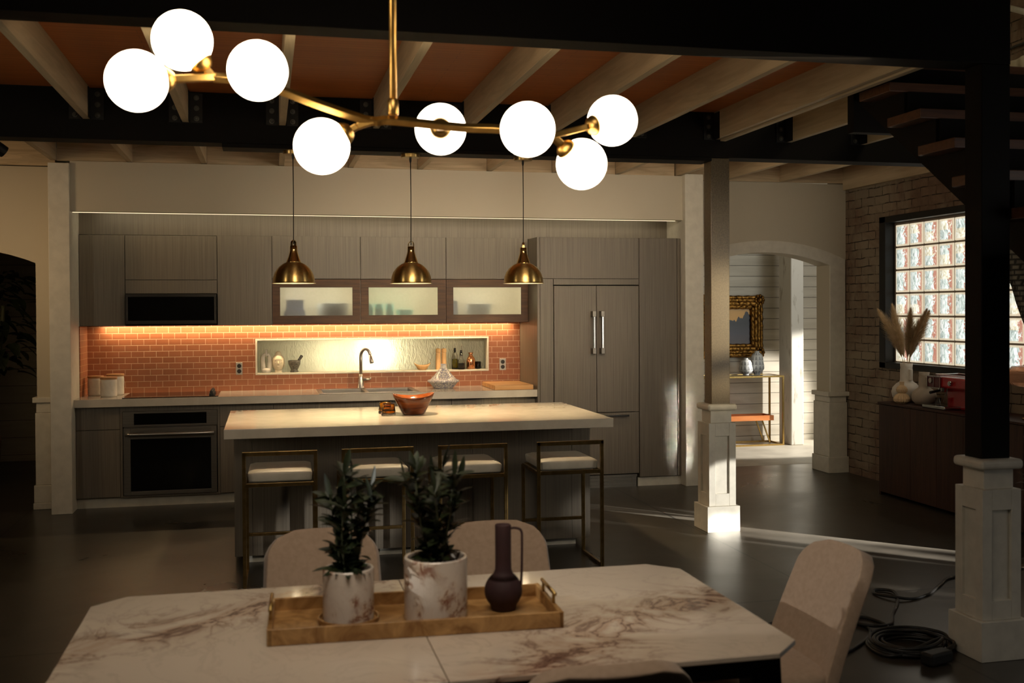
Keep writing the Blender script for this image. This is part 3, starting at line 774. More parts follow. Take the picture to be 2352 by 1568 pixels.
bluecard = plain('blue_box', (.24, .30, .50), .6); tealc = plain('teal_glaze', (.14, .52, .50), .3); slate = plain('slate_glaze', (.34, .40, .45), .4)
o = MB().box(.185, .335, 9.70, 9.82, 1.6415, 1.735).build('box', bluecard); pivot(o, (.26, 9.76, 1.6415)); tag(o, 'blue box stacked on a wider one behind the left frosted pane', 'box')
o = MB().box(.16, .35, 9.68, 9.84, 1.541, 1.641).build('box', bluecard); pivot(o, (.255, 9.76, 1.541)); tag(o, 'wider blue box under the other behind the left frosted pane', 'box')
bowlp = lambda r, h: [(r*.45, 0), (r*.8, h*.35), (r, h), (r*.96, h), (r*.75, h*.42), (r*.4, h*.1)]
cup('mixing_bowl', slate, 'wide grey bowl blurred behind the left frosted pane', 'bowl', (.60, 9.745, 1.541), [(.10, 0), (.136, .06), (.145, .16), (.137, .16), (.126, .07), (.09, .012)])
for i, x in enumerate((.922, 1.012, 1.108)):
    cup('tumbler', tealc, ['teal tumbler at the left edge behind the middle frosted pane', 'teal tumbler second from left behind the middle frosted pane', 'teal tumbler beside the low dish behind the middle frosted pane'][i], 'cup', (x, 9.70, 1.541), [(.034, 0), (.040, .155), (.036, .155), (.031, .01)], 'teal tumblers')
cup('dish', tealc, 'low teal dish behind the middle frosted pane', 'dish', (1.25, 9.74, 1.541), bowlp(.085, .10))
o = MB().box(1.69, 1.745, 9.72, 9.82, 1.541, 1.72).build('carton', bluecard); pivot(o, (1.717, 9.77, 1.541)); tag(o, 'slim blue carton behind the right frosted pane', 'carton')
cup('bowl', slate, 'grey bowl blurred behind the right frosted pane', 'bowl', (1.95, 9.75, 1.541), bowlp(.13, .15))

# microwave
mw = thing('microwave', 'black built-in microwave under the wall cupboard', 'microwave', (-.786, 9.72, 1.529))
BX('body', mwframe, -1.155, -.416, 9.56, 9.90, 1.530, 1.786, mw)
mb = MB(); mb.box(-1.16, -.412, 9.54, 9.56, 1.762, 1.787); mb.box(-1.16, -.412, 9.54, 9.56, 1.530, 1.560); mb.box(-1.16, -1.14, 9.54, 9.56, 1.56, 1.762); mb.box(-.432, -.412, 9.54, 9.56, 1.56, 1.762)
mb.build('frame', mwframe, mw, bev=.002); BX('door_glass', blackglass, -1.14, -.432, 9.548, 9.556, 1.56, 1.762, mw)

# base cupboards
YB = 9.335
GB = 'flat grey oak base cupboards'
def base(label, x0, x1, fronts, name='base_cabinet'):
    r_ = cab(name, label, 'cabinet', x0, x1, YB, 9.92, 0, .848, GB)
    carcass(r_, x0, x1, YB+.021, 9.92, .085, .848); 
    for nm, z0, z1 in fronts: face(r_, nm, x0, x1, z0, z1, YB)
    return r_
base('grey oak base cupboard with one drawer left of the oven', -1.534, -1.185, [('door', .09, .655), ('drawer', .655, .848)])
r_ = cab('oven_housing', 'grey oak housing round the built-in oven', 'cabinet', -1.185, -.385, YB, 9.92, 0, .848, GB)
mb = MB(); mb.box(-1.185, -1.167, YB, 9.92, .085, .848); mb.box(-.403, -.385, YB, 9.92, .085, .848); mb.box(-1.167, -.403, YB, 9.92, .085, .10); mb.box(-1.167, -.403, YB, YB+.02, .805, .848)
mb.build('carcass', greywood, r_)
base('grey oak base cupboard between oven and sink', -.385, .061, [('door', .09, .655), ('drawer', .655, .848)])
base('grey oak base cupboard left of the sink', .061, .449, [('door', .09, .655), ('drawer', .655, .848)])
r_ = cab('sink_cabinet', 'grey oak base cupboard under the sink', 'cabinet', .449, 1.614, YB, 9.92, 0, .848, GB)
carcass(r_, .449, 1.614, YB+.021, 9.92, .085, .60); face(r_, 'door', .449, 1.03, .09, .848, YB); face(r_, 'door', 1.03, 1.614, .09, .848, YB)
base('grey oak base cupboard beside the tall refrigerator panel', 1.614, 2.385, [('door', .09, .655), ('drawer', .655, .848)])
struct(BX('baseboard_kitchen', trimwhite, -1.534, 2.385, 9.385, 9.41, 0, .083))
# oven
ov = thing('oven', 'stainless built-in oven with black window and bar handle', 'oven', (-.785, 9.34, .101))
BX('body', darksteel, -1.16, -.41, YB+.02, 9.90, .101, .80, ov)
BX('control_panel', darksteel, -1.165, -.405, YB-.012, YB+.02, .674, .803, ov, bev=.002)
BX('display', blackglass, -1.075, -.492, YB-.0145, YB-.011, .692, .786, ov)
mb = MB(); y0, y1 = YB-.02, YB+.02
mb.box(-1.16, -1.103, y0, y1, .104, .664); mb.box(-.457, -.41, y0, y1, .104, .664); mb.box(-1.103, -.457, y0, y1, .104, .137); mb.box(-1.103, -.457, y0, y1, .572, .664)
dr = mb.build('door', darksteel, ov, bev=.002)
BX('window', blackglass, -1.105, -.455, YB-.016, YB-.008, .135, .574, dr)
mb = MB(); mb.tube([(-1.14+.71*i/16, YB-.062-.018*math.sin(PI*i/16), .617) for i in range(17)], .0165, 14)
for x in (-1.115, -.45): mb.tube([(x, YB-.02, .617), (x, YB-.066, .617)], .011, 10)
mb.build('handle', steel, dr, smooth=True)

# worktop with openings for sink
wt = MB(); y0, y1, z0, z1 = 9.26, 9.93, .851, .915
SX0, SX1, SY0, SY1 = .475, 1.29, 9.345, 9.80
wt.box(-1.534, SX0, y0, y1, z0, z1); wt.box(SX1, 2.385, y0, y1, z0, z1); wt.box(SX0, SX1, y0, SY0, z0, z1); wt.box(SX0, SX1, SY1, y1, z0, z1)
o = wt.build('kitchen_worktop', counterq); pivot(o, (.42, 9.6, .851)); tag(o, 'long thick grey quartz worktop along the tiled wall', 'worktop')
# cooktop
ck_ = thing('cooktop', 'black glass cooktop set in the worktop above the oven', 'cooktop', (-.785, 9.6, .915))
BX('glass_top', blackglass, -1.165, -.395, 9.30, 9.86, .915, .921, ck_, bev=.002)
for i, y in enumerate((9.40, 9.49, 9.58, 9.67)):
    mb = MB().lathe([(.021, .0), (.021, .016), (.016, .018), (.015, .036), (.012, .038)], (-.452, y, .921), seg=18); mb.box(-.455, -.449, y-.018, y+.018, .955, .968)
    mb.build('knob', rubber, ck_)
# sink
sk = thing('sink', 'double bowl stainless sink set into the worktop', 'sink', (.885, 9.58, .70))
def bowl(x0, x1, y0, y1, z0, z1):
    mb = MB(); t_ = .004
    mb.box(x0, x1, y0, y1, z0, z0+t_); mb.box(x0, x0+t_, y0, y1, z0, z1); mb.box(x1-t_, x1, y0, y1, z0, z1); mb.box(x0, x1, y0, y0+t_, z0, z1); mb.box(x0, x1, y1-t_, y1, z0, z1)
    return mb
bowl(.485, .855, 9.355, 9.77, .71, .917).build('basin', steel, sk); bowl(.885, 1.28, 9.355, 9.77, .71, .917).build('basin', steel, sk)
mb = MB(); z0, z1 = .9155, .9195
mb.box(.45, .486, 9.30, 9.885, z0, z1); mb.box(1.279, 1.325, 9.30, 9.885, z0, z1); mb.box(.486, 1.279, 9.30, 9.356, z0, z1); mb.box(.486, 1.279, 9.77, 9.885, z0, z1); mb.box(.854, .886, 9.356, 9.77, z0, z1)
mb.build('rim', steel, sk, bev=.0015)
# faucet
fa = thing('faucet', 'tall gooseneck brushed steel tap behind the sink', 'faucet', (.853, 9.83, .92))
MB().lathe([(.034, 0), (.034, .008), (.030, .012), (.026, .06), (.019, .10), (.0165, .13)], (.853, 9.83, .92), seg=24).build('base', steel, fa, smooth=True)
pts = [(.853, 9.83, 1.04), (.853, 9.83, 1.19)]+[(.853+.042*(1-math.cos(a)), 9.83-.03*(1-math.cos(a)), 1.205+.078*math.sin(a)) for a in [PI*i/14*.92 for i in range(15)]]
MB().tube(pts, .0145, 14).build('spout', steel, fa, smooth=True)
p_ = Vector(pts[-1]); d_ = (Vector(pts[-1])-Vector(pts[-2])).normalized()
MB().tube([p_-d_*.005, p_+d_*.06, p_+d_*.075], [.0165, .0185, .0175], 14).build('spray_head', steel, fa, smooth=True)
MB().tube([(.853, 9.83, 1.0), (.905, 9.815, 1.003), (.935, 9.81, 1.004)], [.013, .012, .010], 12).tube([(.93, 9.81, .998), (.944, 9.806, 1.018)], .006, 8).build('lever', steel, fa, smooth=True)
# outlets
for x0, x1, z0, z1, lb in ((-.263, -.206, 1.06, 1.172, 'metal outlet plate with two black sockets left of the niche'), (2.183, 2.246, 1.058, 1.170, 'metal outlet plate with two black sockets right of the niche')):
    r_ = thing('outlet', lb, 'outlet', ((x0+x1)/2, 9.93, z0)); xc = (x0+x1)/2; zc = (z0+z1)/2
    BX('plate', socketplate, x0, x1, 9.922, 9.93, z0, z1, r_, bev=.003)
    for dz in (-.024, .024):
        MB().lathe([(.019, 0), (.019, .004), (.017, .005)], seg=20).rot(Matrix.Translation((xc, 9.922, zc+dz)) @ Matrix.Rotation(R(90), 4, 'X')).build('socket', rubber, r_)
# tall units
YT = 9.25
GT = 'tall grey oak units'
r_ = thing('side_panel', 'tall grey oak panel between worktop and refrigerator', 'panel', (2.398, 9.6, 0)); MB().box(2.386, 2.411, YT, 9.925, .0, 2.29).build('panel', greywood, r_, bev=.001)
r_ = thing('filler_panel', 'narrow grey oak filler strip left of the refrigerator doors', 'panel', (2.47, 9.27, .1)); face(r_, 'panel', 2.411, 2.537, .085, 1.914, YT)
r_ = cab('bridge_cabinet', 'wide grey oak cupboard above the built-in refrigerator', 'cabinet', 2.411, 3.355, YT, 9.9, 1.914, 2.29, GT)
carcass(r_, 2.411, 3.355, YT+.021, 9.90, 1.86, 2.29); face(r_, 'door', 2.411, 3.355, 1.914, 2.29, YT); face(r_, 'rail', 2.537, 3.355, 1.857, 1.914, YT)
fr = thing('refrigerator', 'built-in refrigerator with two grey oak doors and chrome bar handles', 'refrigerator', (2.945, 9.6, 0))
BX('body', greywood, 2.54, 3.352, YT+.03, 9.90, .12, 1.852, fr)
for x0, x1, hx in ((2.540, 2.944, 2.905), (2.944, 3.352, 2.985)):
    d_ = face(fr, 'door', x0, x1, .692, 1.851, YT)
    mb = MB(); mb.box(hx-.010, hx+.010, YT-.062, YT-.044, 1.245, 1.605)
    h_ = mb.build('handle', chrome, d_, bev=.004)
    for z in (1.232, 1.568): MB().box(hx-.017, hx+.017, YT-.066, YT, z, z+.052).build('handle_mount', darksteel, h_, bev=.003)
d_ = face(fr, 'drawer', 2.540, 3.352, .122, .690, YT)
mb = MB(); mb.box(2.68, 3.235, YT-.062, YT-.044, .655, .673); mb.box(2.70, 2.73, YT-.05, YT, .655, .673); mb.box(3.18, 3.21, YT-.05, YT, .655, .673); mb.build('handle', chrome, d_, bev=.003)
mb = MB(); mb.box(2.56, 3.335, 9.285, 9.30, .0, .112); mb.box(2.56, 3.335, 9.262, 9.285, .094, .114)
for k in range(6): mb.box(2.58, 3.29, 9.272, 9.29, .018+k*.0125, .0235+k*.0125)
mb.build('grille', darksteel, fr)
r_ = cab('tall_cabinet', 'tall grey oak larder cupboard right of the refrigerator', 'cabinet', 3.355, 3.762, YT, 9.9, .08, 2.292, GT)
carcass(r_, 3.355, 3.762, YT+.021, 9.90, .08, 2.292); face(r_, 'door', 3.355, 3.728, .085, 2.292, YT); face(r_, 'stile', 3.728, 3.762, .085, 2.292, YT)
struct(BX('baseboard_tall', trimwhite, 3.345, 3.765, 9.27, 9.29, 0, .078))

# ------------------------------------------------------------------ things on the worktop and in the niche
def canister(c, r, h, label):
    t_ = thing('canister', label, 'canister', c, 'white canisters with wooden lids')
    fn = lambda a, z: 1+(.012*math.sin(a*10+z*60) if .02 < z < h-.02 else 0)
    prof = [(r*.9, 0), (r, .008)]+[(r, .02+(h-.04)*i/14) for i in range(15)]+[(r*.97, h)]
    MB().lathe(prof, c, seg=48, fn=fn).build('jar', ceramicwhite, t_, smooth=True)
    MB().lathe([(r*1.0, h), (r*1.03, h+.003), (r*1.03, h+.016), (r, h+.019)], c, seg=32).build('lid', lidwood, t_, smooth=False)
canister((-1.43, 9.72, .915), .066, .152, 'white canister with wooden lid at the back left corner of the worktop')
canister((-1.278, 9.775, .915), .073, .162, 'tallest white canister with wooden lid standing at the back right')
canister((-1.305, 9.575, .915), .068, .148, 'white canister with wooden lid standing in front of the other two')
# niche items (shelf z)
zs = NZ0
t_ = thing('loop_vase', 'white ceramic vase with a slot through it at the left end of the niche', 'vase', (.005, 10.0, zs))
mb = MB()
pth = lambda s_: [(.005+s_*.024, 10, zs+.022), (.005+s_*.030, 10, zs+.085), (.005+s_*.028, 10, zs+.145), (.005+s_*.010, 10, zs+.175)]
for s_ in (-1, 1): mb.tube(smoothpath(pth(s_), 6), [.023]*6+[.022]*6+[.016]*6+[.013], 12)
mb.lathe([(.038, 0), (.043, .008), (.044, .022), (.040, .036), (.020, .044)], (.005, 10, zs), seg=24); mb.lathe([(.020, .155), (.013, .175), (.009, .19), (.011, .213), (.009, .215)], (.005, 10, zs), seg=20)
mb.build('body', ceramicwhite, t_, smooth=True)
# serene ceramic head
hd = thing('ceramic_head', 'cream ceramic head with closed eyes and topknot in the niche', 'sculpture', (.113, 10.0, zs))
mb = MB(); cx, cyy = .113, 10.0
mb.lathe([(.034, 0), (.036, .006), (.031, .014), (.028, .03)], (cx, cyy, zs), seg=28)
prof = [(.026, .022), (.040, .034), (.049, .055), (.054, .085), (.055, .11), (.051, .135), (.042, .152), (.030, .162), (.027, .172), (.024, .184), (.014, .194), (.003, .197)]
mb.lathe(prof, (cx, cyy, zs), seg=36, fn=lambda a, z: 1-.06*abs(math.cos(a))*(z < .08))
mb.build('head', creamceramic, hd, smooth=True)
mb = MB()
mb.tube([(cx, cyy-.052, zs+.108), (cx, cyy-.060, zs+.088), (cx, cyy-.062, zs+.078)], [.004, .007, .009], 10)
mb.sphere((cx, cyy-.044, zs+.056), .012, 14, 8, (1.3, .6, .45)); mb.sphere((cx, cyy-.043, zs+.050), .010, 14, 8, (1.2, .6, .45))
for s_ in (-1, 1):
    mb.tube(arc((cx+s_*.021, cyy-.0485, zs+.103), .013, R(200), R(340), 8), .0025, 8); mb.tube(arc((cx+s_*.021, cyy-.0475, zs+.102), .017, R(30), R(150), 8), .0025, 8)
    mb.sphere((cx+s_*.055, cyy, zs+.075), .012, 12, 8, (.5, .9, 2.6))
mb.build('face_relief', creamceramic, hd, smooth=True)
MB().lathe([(.0548, .118), (.0565, .124), (.0535, .130)], (cx, cyy, zs), seg=36, capb=False, capt=False).build('hairline', creamceramic, hd, smooth=True)
mo = thing('mortar', 'dark stone mortar in the niche', 'mortar', (.258, 10.0, zs))
MB().lathe([(.038, 0), (.040, .006), (.030, .022), (.040, .045), (.054, .075), (.057, .105), (.054, .11), (.047, .105), (.040, .06), (.01, .03)], (.258, 10.0, zs), seg=32).build('bowl', mortarstone, mo, smooth=True)
o = MB().tube([(.270, 9.995, zs+.05), (.285, 9.99, zs+.09), (.325, 9.985, zs+.150), (.328, 9.985, zs+.155)], [.012, .011, .014, .010], 14).build('pestle', mortarstone, smooth=True)
pivot(o, (.27, 9.995, zs+.05)); tag(o, 'dark stone pestle leaning in the mortar', 'pestle')
mb = MB(); n = 28
ring = []
for sc_, z_ in ((.55, 0), (.9, .03), (1.0, .046), (.94, .046), (.6, .012)):
    rr = []
    for k in range(n):
        a = 2*PI*k/n; lift = .022*abs(math.cos(a))**3 if z_ > .02 else 0
        rr.append(mb.bm.verts.new((1.449+.082*sc_*math.cos(a)*(1 if z_ > 0 else .8), 10.0+.042*sc_*math.sin(a), zs+z_+lift)))
    ring.append(rr)
for A, B in zip(ring, ring[1:]):
    for k in range(n): mb.bm.faces.new((A[k], A[(k+1) % n], B[(k+1) % n], B[k]))
mb.bm.faces.new(ring[0][::-1]); mb.bm.faces.new(ring[-1])
o = mb.build('boat_bowl', palewood, smooth=True); pivot(o, (1.449, 10.0, zs)); tag(o, 'small boat-shaped wooden bowl in the niche', 'bowl')
for x, lb in ((1.602, 'left of the two pale wooden grinders in the niche'), (1.657, 'right of the two pale wooden grinders, half behind the tagine tip')):
    t_ = thing('grinder', lb, 'grinder', (x, 10.0, zs), 'pale wooden grinders')
    MB().lathe([(.025, 0), (.025, .03), (.0235, .10), (.0225, .152), (.022, .158)], (x, 10, zs), seg=24).build('body', palewood, t_, smooth=False)
    MB().lathe([(.022, .160), (.0245, .168), (.024, .195), (.018, .201)], (x, 10, zs), seg=24).build('head', palewood, t_)
    MB().lathe([(.004, .201), (.006, .206), (.004, .214)], (x, 10, zs), seg=12).build('knob', chrome, t_)
def pour(t_, x, y, z):
    MB().lathe([(.009, -.02), (.010, 0), (.013, .002), (.009, .016), (.013, .022), (.006, .026)], (x, y, z), seg=16).build('stopper', rubber, t_)
    MB().tube([(x, y, z+.02), (x, y, z+.05), (x+.003, y-.004, z+.066)], .0028, 8).build('spout', spoutsteel, t_)
t_ = thing('oil_bottle', 'tall glass bottle of yellow olive oil with pour spout', 'bottle', (1.765, 10.01, zs))
MB().lathe([(.028, 0), (.031, .006), (.031, .105), (.026, .135), (.012, .165), (.011, .178), (.009, .178), (.010, .166), (.023, .135), (.028, .105), (.028, .01), (.02, .006)], (1.765, 10.01, zs), seg=28).build('glass', clearglass, t_, smooth=True)
MB().lathe([(.0265, .010), (.0275, .014), (.0275, .098), (.026, .099)], (1.765, 10.01, zs), seg=28).build('oil', oliveoil, t_, smooth=True); pour(t_, 1.765, 10.01, zs+.178)
t_ = thing('vinegar_bottle', 'shorter glass bottle of dark vinegar with pour spout', 'bottle', (1.817, 9.965, zs))
MB().lathe([(.030, 0), (.036, .006), (.036, .062), (.030, .085), (.014, .115), (.0125, .158), (.0105, .158), (.012, .115), (.027, .085), (.033, .062), (.033, .01), (.02, .006)], (1.817, 9.965, zs), seg=28).build('glass', clearglass, t_, smooth=True)
MB().lathe([(.0315, .010), (.0325, .014), (.0325, .058), (.031, .060)], (1.817, 9.965, zs), seg=28).build('vinegar', darkvinegar, t_, smooth=True); pour(t_, 1.817, 9.965, zs+.158)
o = MB().lathe([(.040, 0), (.043, .004), (.043, .082), (.036, .105), (.018, .130), (.016, .142), (.028, .158), (.026, .158), (.014, .142), (.012, .13)], (1.918, 10.0, zs), seg=32).build('copper_bottle', copper, smooth=True)
pivot(o, (1.918, 10.0, zs)); tag(o, 'shiny copper carafe with flared mouth at the right of the niche', 'carafe')
gm = thing('glass_cup', 'clear glass cup with handle beside the copper carafe', 'cup', (1.992, 10.02, zs))
MB().lathe([(.022, 0), (.026, .004), (.028, .07), (.0265, .07), (.0245, .006), (.015, .004)], (1.992, 10.02, zs), seg=24).build('cup', clearglass, gm, smooth=True)
MB().tube(arc((2.018, 10.02, zs+.037), .022, R(-80), R(80), 10), .0035, 8).build('handle', clearglass, gm, smooth=True)
# tagine
tg = thing('tagine', 'blue and white patterned tagine on the worktop', 'tagine', (1.600, 9.69, .915)); c = (1.600, 9.69, .915)
MB().lathe([(.085, 0), (.090, .004), (.112, .030), (.132, .054), (.146, .060), (.148, .068), (.140, .070)], c, seg=40).build('base', blueglaze, tg, smooth=True)
MB().lathe([(.146, .066), (.148, .074), (.132, .080), (.120, .084), (.086, .120), (.056, .155), (.034, .182)], c, seg=40, capb=False, capt=False).build('lid', blueglaze, tg, smooth=True)
MB().lathe([(.0345, .181), (.028, .194), (.026, .212), (.0275, .221), (.022, .222)], c, seg=28).build('lid_knob', ceramicwhite, tg, smooth=True)
MB().lathe([(.0275, .2205), (.0285, .2225), (.023, .2235)], c, seg=28).build('knob_rim', bluecard, tg)
o = MB().box(2.00, 2.36, 9.30, 9.86, .9155, .957).build('cutting_board', butcher, bev=.005); pivot(o, (2.18, 9.6, .9155)); tag(o, 'thick butcher block board at the right end of the worktop', 'cutting board')
# island
ISL = thing('island_cabinet', 'dark grey oak island body behind the bar stools', 'island', (1.0, 7.45, 0))
for x0, x1 in ((-.205, -.09), (-.09, .50), (.50, 1.36), (1.36, 2.06), (2.06, 2.192)):
    BX('panel', greywood, x0+.001, x1-.001, 7.05, 7.07, .052, .852, ISL)
BX('body', greywood, -.204, 2.191, 7.072, 7.90, .052, .852, ISL)
BX('plinth', trimwhite, -.12, 2.10, 7.10, 7.84, 0, .052, ISL)
o = MB().box(-.253, 2.241, 6.682, 7.955, .854, .915).build('island_worktop', counterq, bev=.003); pivot(o, (1, 7.3, .854)); tag(o, 'thick pale quartz top of the island', 'worktop')
# wavy salad bowl and amber cups
mb = MB(); n = 48; rings = []
def wv(a): return .013*math.cos(2*a+.15)+.003*math.cos(a)
for r, z, wgt in ((.070, 0, 0), (.078, .004, 0), (.104, .05, .2), (.134, .105, .7), (.146, .132, 1), (.140, .133, 1), (.126, .105, .7), (.095, .05, .2), (.06, .018, 0)):
    rings.append([mb.bm.verts.new((r*math.cos(2*PI*k/n), r*math.sin(2*PI*k/n), z+wv(2*PI*k/n)*wgt)) for k in range(n)])
for A, B in zip(rings, rings[1:]):
    for k in range(n): mb.bm.faces.new((A[k], A[(k+1) % n], B[(k+1) % n], B[k]))
mb.bm.faces.new(rings[0][::-1]); mb.bm.faces.new(rings[-1])
o = mb.build('salad_bowl', bowlwood, smooth=True); o.location = (.998, 7.33, .9155); tag(o, 'reddish wooden salad bowl with wavy rim on the island', 'bowl')
for (x, y), lb in (((.818, 7.27), 'front amber glass cup beside the wooden bowl'), ((.812, 7.41), 'amber glass cup half hidden behind the front one')):
    t_ = thing('tealight_cup', lb, 'cup', (x, y, .9155), 'amber glass cups')
    MB().lathe([(.046, 0), (.049, .004), (.048, .018), (.045, .020)], (x, y, .9155), seg=32).build('foot', clearglass, t_, smooth=True)
    MB().lathe([(.045, .0205), (.048, .024), (.042, .074), (.040, .082), (.035, .082), (.037, .074), (.041, .036), (.030, .032)], (x, y, .9155), seg=32).build('cup', amberglass, t_, smooth=True)

# ------------------------------------------------------------------ bar stools
def make_stool(label):
    t_ = thing('bar_stool', label, 'stool', (0, 0, 0), 'brass bar stools with cream seats')
    W_, D_, w_ = .415, .41, .021; h = .61
    for x, y, zt in ((0, 0, .805), (W_, 0, .805), (0, D_, h), (W_, D_, h)):
        MB().box(x-w_/2, x+w_/2, y-w_/2, y+w_/2, 0, zt).build('leg', antbrass, t_, bev=.002)
    MB().box(-w_/2, W_+w_/2, -w_/2, w_/2, .805-.0245, .8055).build('back_bar', antbrass, t_, bev=.002)
    mb = MB(); mb.box(w_/2, W_-w_/2, -w_/2, w_/2, h-.013, h+.010); mb.box(w_/2, W_-w_/2, D_-w_/2, D_+w_/2, h-.013, h+.010)
    for x in (0, W_): mb.box(x-w_/2+.001, x+w_/2-.001, w_/2, D_-w_/2, h-.012, h+.009)
    mb.build('seat_frame', antbrass, t_, bev=.002)
    MB().box(w_/2, W_-w_/2, D_-w_/2, D_+w_/2, .225, .245).build('footrest', antbrass, t_, bev=.002)
    for x in (0, W_): MB().box(x-w_/2+.001, x+w_/2-.001, w_/2, D_-w_/2, .0, .020).build('floor_bar', antbrass, t_, bev=.002)
    mb = MB(); x0, x1, y0, y1, z0, z1 = .018, W_-.018, -.012+.025, D_+.035, h+.011, h+.085
    n = 10
    top = [[None]*(n+1) for _ in range(n+1)]
    for i in range(n+1):
        for k in range(n+1):
            u, v = i/n, k/n; e = min(u, 1-u, v, 1-v)
            dz = -.010*max(0, 1-e/.12)**2+.006*math.sin(PI*u)*math.sin(PI*v)
            top[i][k] = mb.bm.verts.new((x0+(x1-x0)*u, y0+(y1-y0)*v, z1-.008+dz))
    bot = [[mb.bm.verts.new((x0+.006+(x1-x0-.012)*(i/n), y0+.006+(y1-y0-.012)*(k/n), z0)) for k in range(n+1)] for i in range(n+1)]
    for i in range(n):
        for k in range(n):
            mb.bm.faces.new((top[i][k], top[i+1][k], top[i+1][k+1], top[i][k+1])); mb.bm.faces.new((bot[i][k], bot[i][k+1], bot[i+1][k+1], bot[i+1][k]))
    per = [(i, 0) for i in range(n)]+[(n, k) for k in range(n)]+[(i, n) for i in range(n, 0, -1)]+[(0, k) for k in range(n, 0, -1)]
    for a, b in zip(per, per[1:]+per[:1]): mb.bm.faces.new((top[a[0]][a[1]], bot[a[0]][a[1]], bot[b[0]][b[1]], top[b[0]][b[1]]))
    mb.build('cushion', seatwhite, t_, smooth=True, bev=.012)
    return t_
s0 = make_stool('leftmost of the four brass bar stools at the island'); s0.location = (-.130, 6.43, 0); s0.rotation_euler = (0, 0, R(-1.2))
dup(s0, (.450, 6.43, 0), 'second bar stool from the left, partly behind the smaller potted plant', R(.3))
dup(s0, (1.036, 6.43, 0), 'second bar stool from the right, partly behind the taller pot', R(.2))
dup(s0, (1.662, 6.43, 0), 'rightmost of the four brass bar stools, by the island end', R(0))

# ------------------------------------------------------------------ pendants
def pendant(x, label, ztop=2.715, yaw=0):
    y, z = 7.32, 1.822
    t_ = thing('pendant_lamp', label, 'pendant lamp', (x, y, z), 'brass dome pendant lamps')
    c = (x, y, z)
    MB().lathe([(.05, ztop-z-.026), (.064, ztop-z-.024), (.066, ztop-z-.006), (.066, ztop-z)], c, seg=36).build('canopy', antbrass, t_, smooth=False)
    MB().tube([(x, y, ztop-.025), (x+.002, y, z+.6), (x, y, z+.265)], .0032, 8).build('cord', rubber, t_, smooth=True)
    MB().lathe([(.004, ztop-z-.06), (.008, ztop-z-.045), (.008, ztop-z-.024)], c, seg=14).build('cord_grip', rubber, t_)
    n = 16; pr = []
    r0, zt = .1395, .141
    for i in range(n+1):
        a = R(68.5)*i/n; pr.append((r0*math.cos(a), .012+r0*math.sin(a)))
    pr[-1] = (.0505, zt)
    outer = [(.1385, 0), (.147, -.0005), (.147, .002), (.1395, .0035)]+pr
    MB().lathe(outer, c, seg=64, capb=False, capt=False).build('shade', shadebrass, t_, smooth=True)
    inner = [(.1384, .0002), (.1375, .005)]+[(r-.0025, z_-.002) for r, z_ in pr]
    MB().lathe(inner, c, seg=48, capb=False, capt=True).build('shade_lining', shadewhite, t_, smooth=True)
    MB().lathe([(.0505, .140), (.049, .146), (.036, .180), (.0275, .208), (.0245, .225), (.0245, .252), (.017, .256)], c, seg=36).build('neck', polneck, t_, smooth=True)
    u = Vector((math.cos(yaw), math.sin(yaw), 0)); C_ = Vector(c)
    path = [C_+u*-.019+Vector((0, 0, .235)), C_+u*-.019+Vector((0, 0, .268))]+[C_+u*(-.019*math.cos(a))+Vector((0, 0, .270+.020*math.sin(a))) for a in [PI*i/10 for i in range(11)]]+[C_+u*.019+Vector((0, 0, .268)), C_+u*.019+Vector((0, 0, .235))]
    mb = MB()
    side = Vector((-math.sin(yaw), math.cos(yaw), 0))
    for a, b in zip(path, path[1:]):
        d = (b-a).normalized(); nrm = d.cross(side)
        mb.obox((a+b)/2, side, d, nrm, .008, (b-a).length/2+.001, .0016)
    mb.tube([C_+u*-.023+Vector((0, 0, .245)), C_+u*.023+Vector((0, 0, .245))], .0045, 10)
    mb.build('hanging_loop', polneck, t_)
    MB().lathe([(.006, .085), (.021, .072), (.028, .05), (.024, .030), (.01, .021), (.001, .019)], c, seg=24).build('bulb', bulblight, t_, smooth=True)
    spot('pendant_light', (x, y, z+.012), (x, y, 0), 92, 92, (1.0, .74, .42), .75, .03)
shadebrass = noisy('brushed_brass_shade', (.50, .34, .115), (.60, .42, .16), (60, 60, 60), .33, 1.0)
_t = shadebrass.node_tree; _tan = _t.nodes.new('ShaderNodeTangent'); _tan.direction_type = 'RADIAL'; _tan.axis = 'Z'
_b = _t.nodes['Principled BSDF']; _t.links.new(_tan.outputs[0], _b.inputs['Tangent']); _b.inputs['Anisotropic'].default_value = .8; _b.inputs['Anisotropic Rotation'].default_value = .25
polneck = noisy('polished_brass_neck', (.55, .38, .15), (.62, .44, .19), (30, 30, 30), .16, 1.0)
pendant(.190, 'left brass pendant lamp over the island', yaw=R(50))
pendant(.987, 'middle brass pendant lamp over the island', yaw=R(10))
pendant(1.788, 'right brass pendant lamp over the island', yaw=R(80))

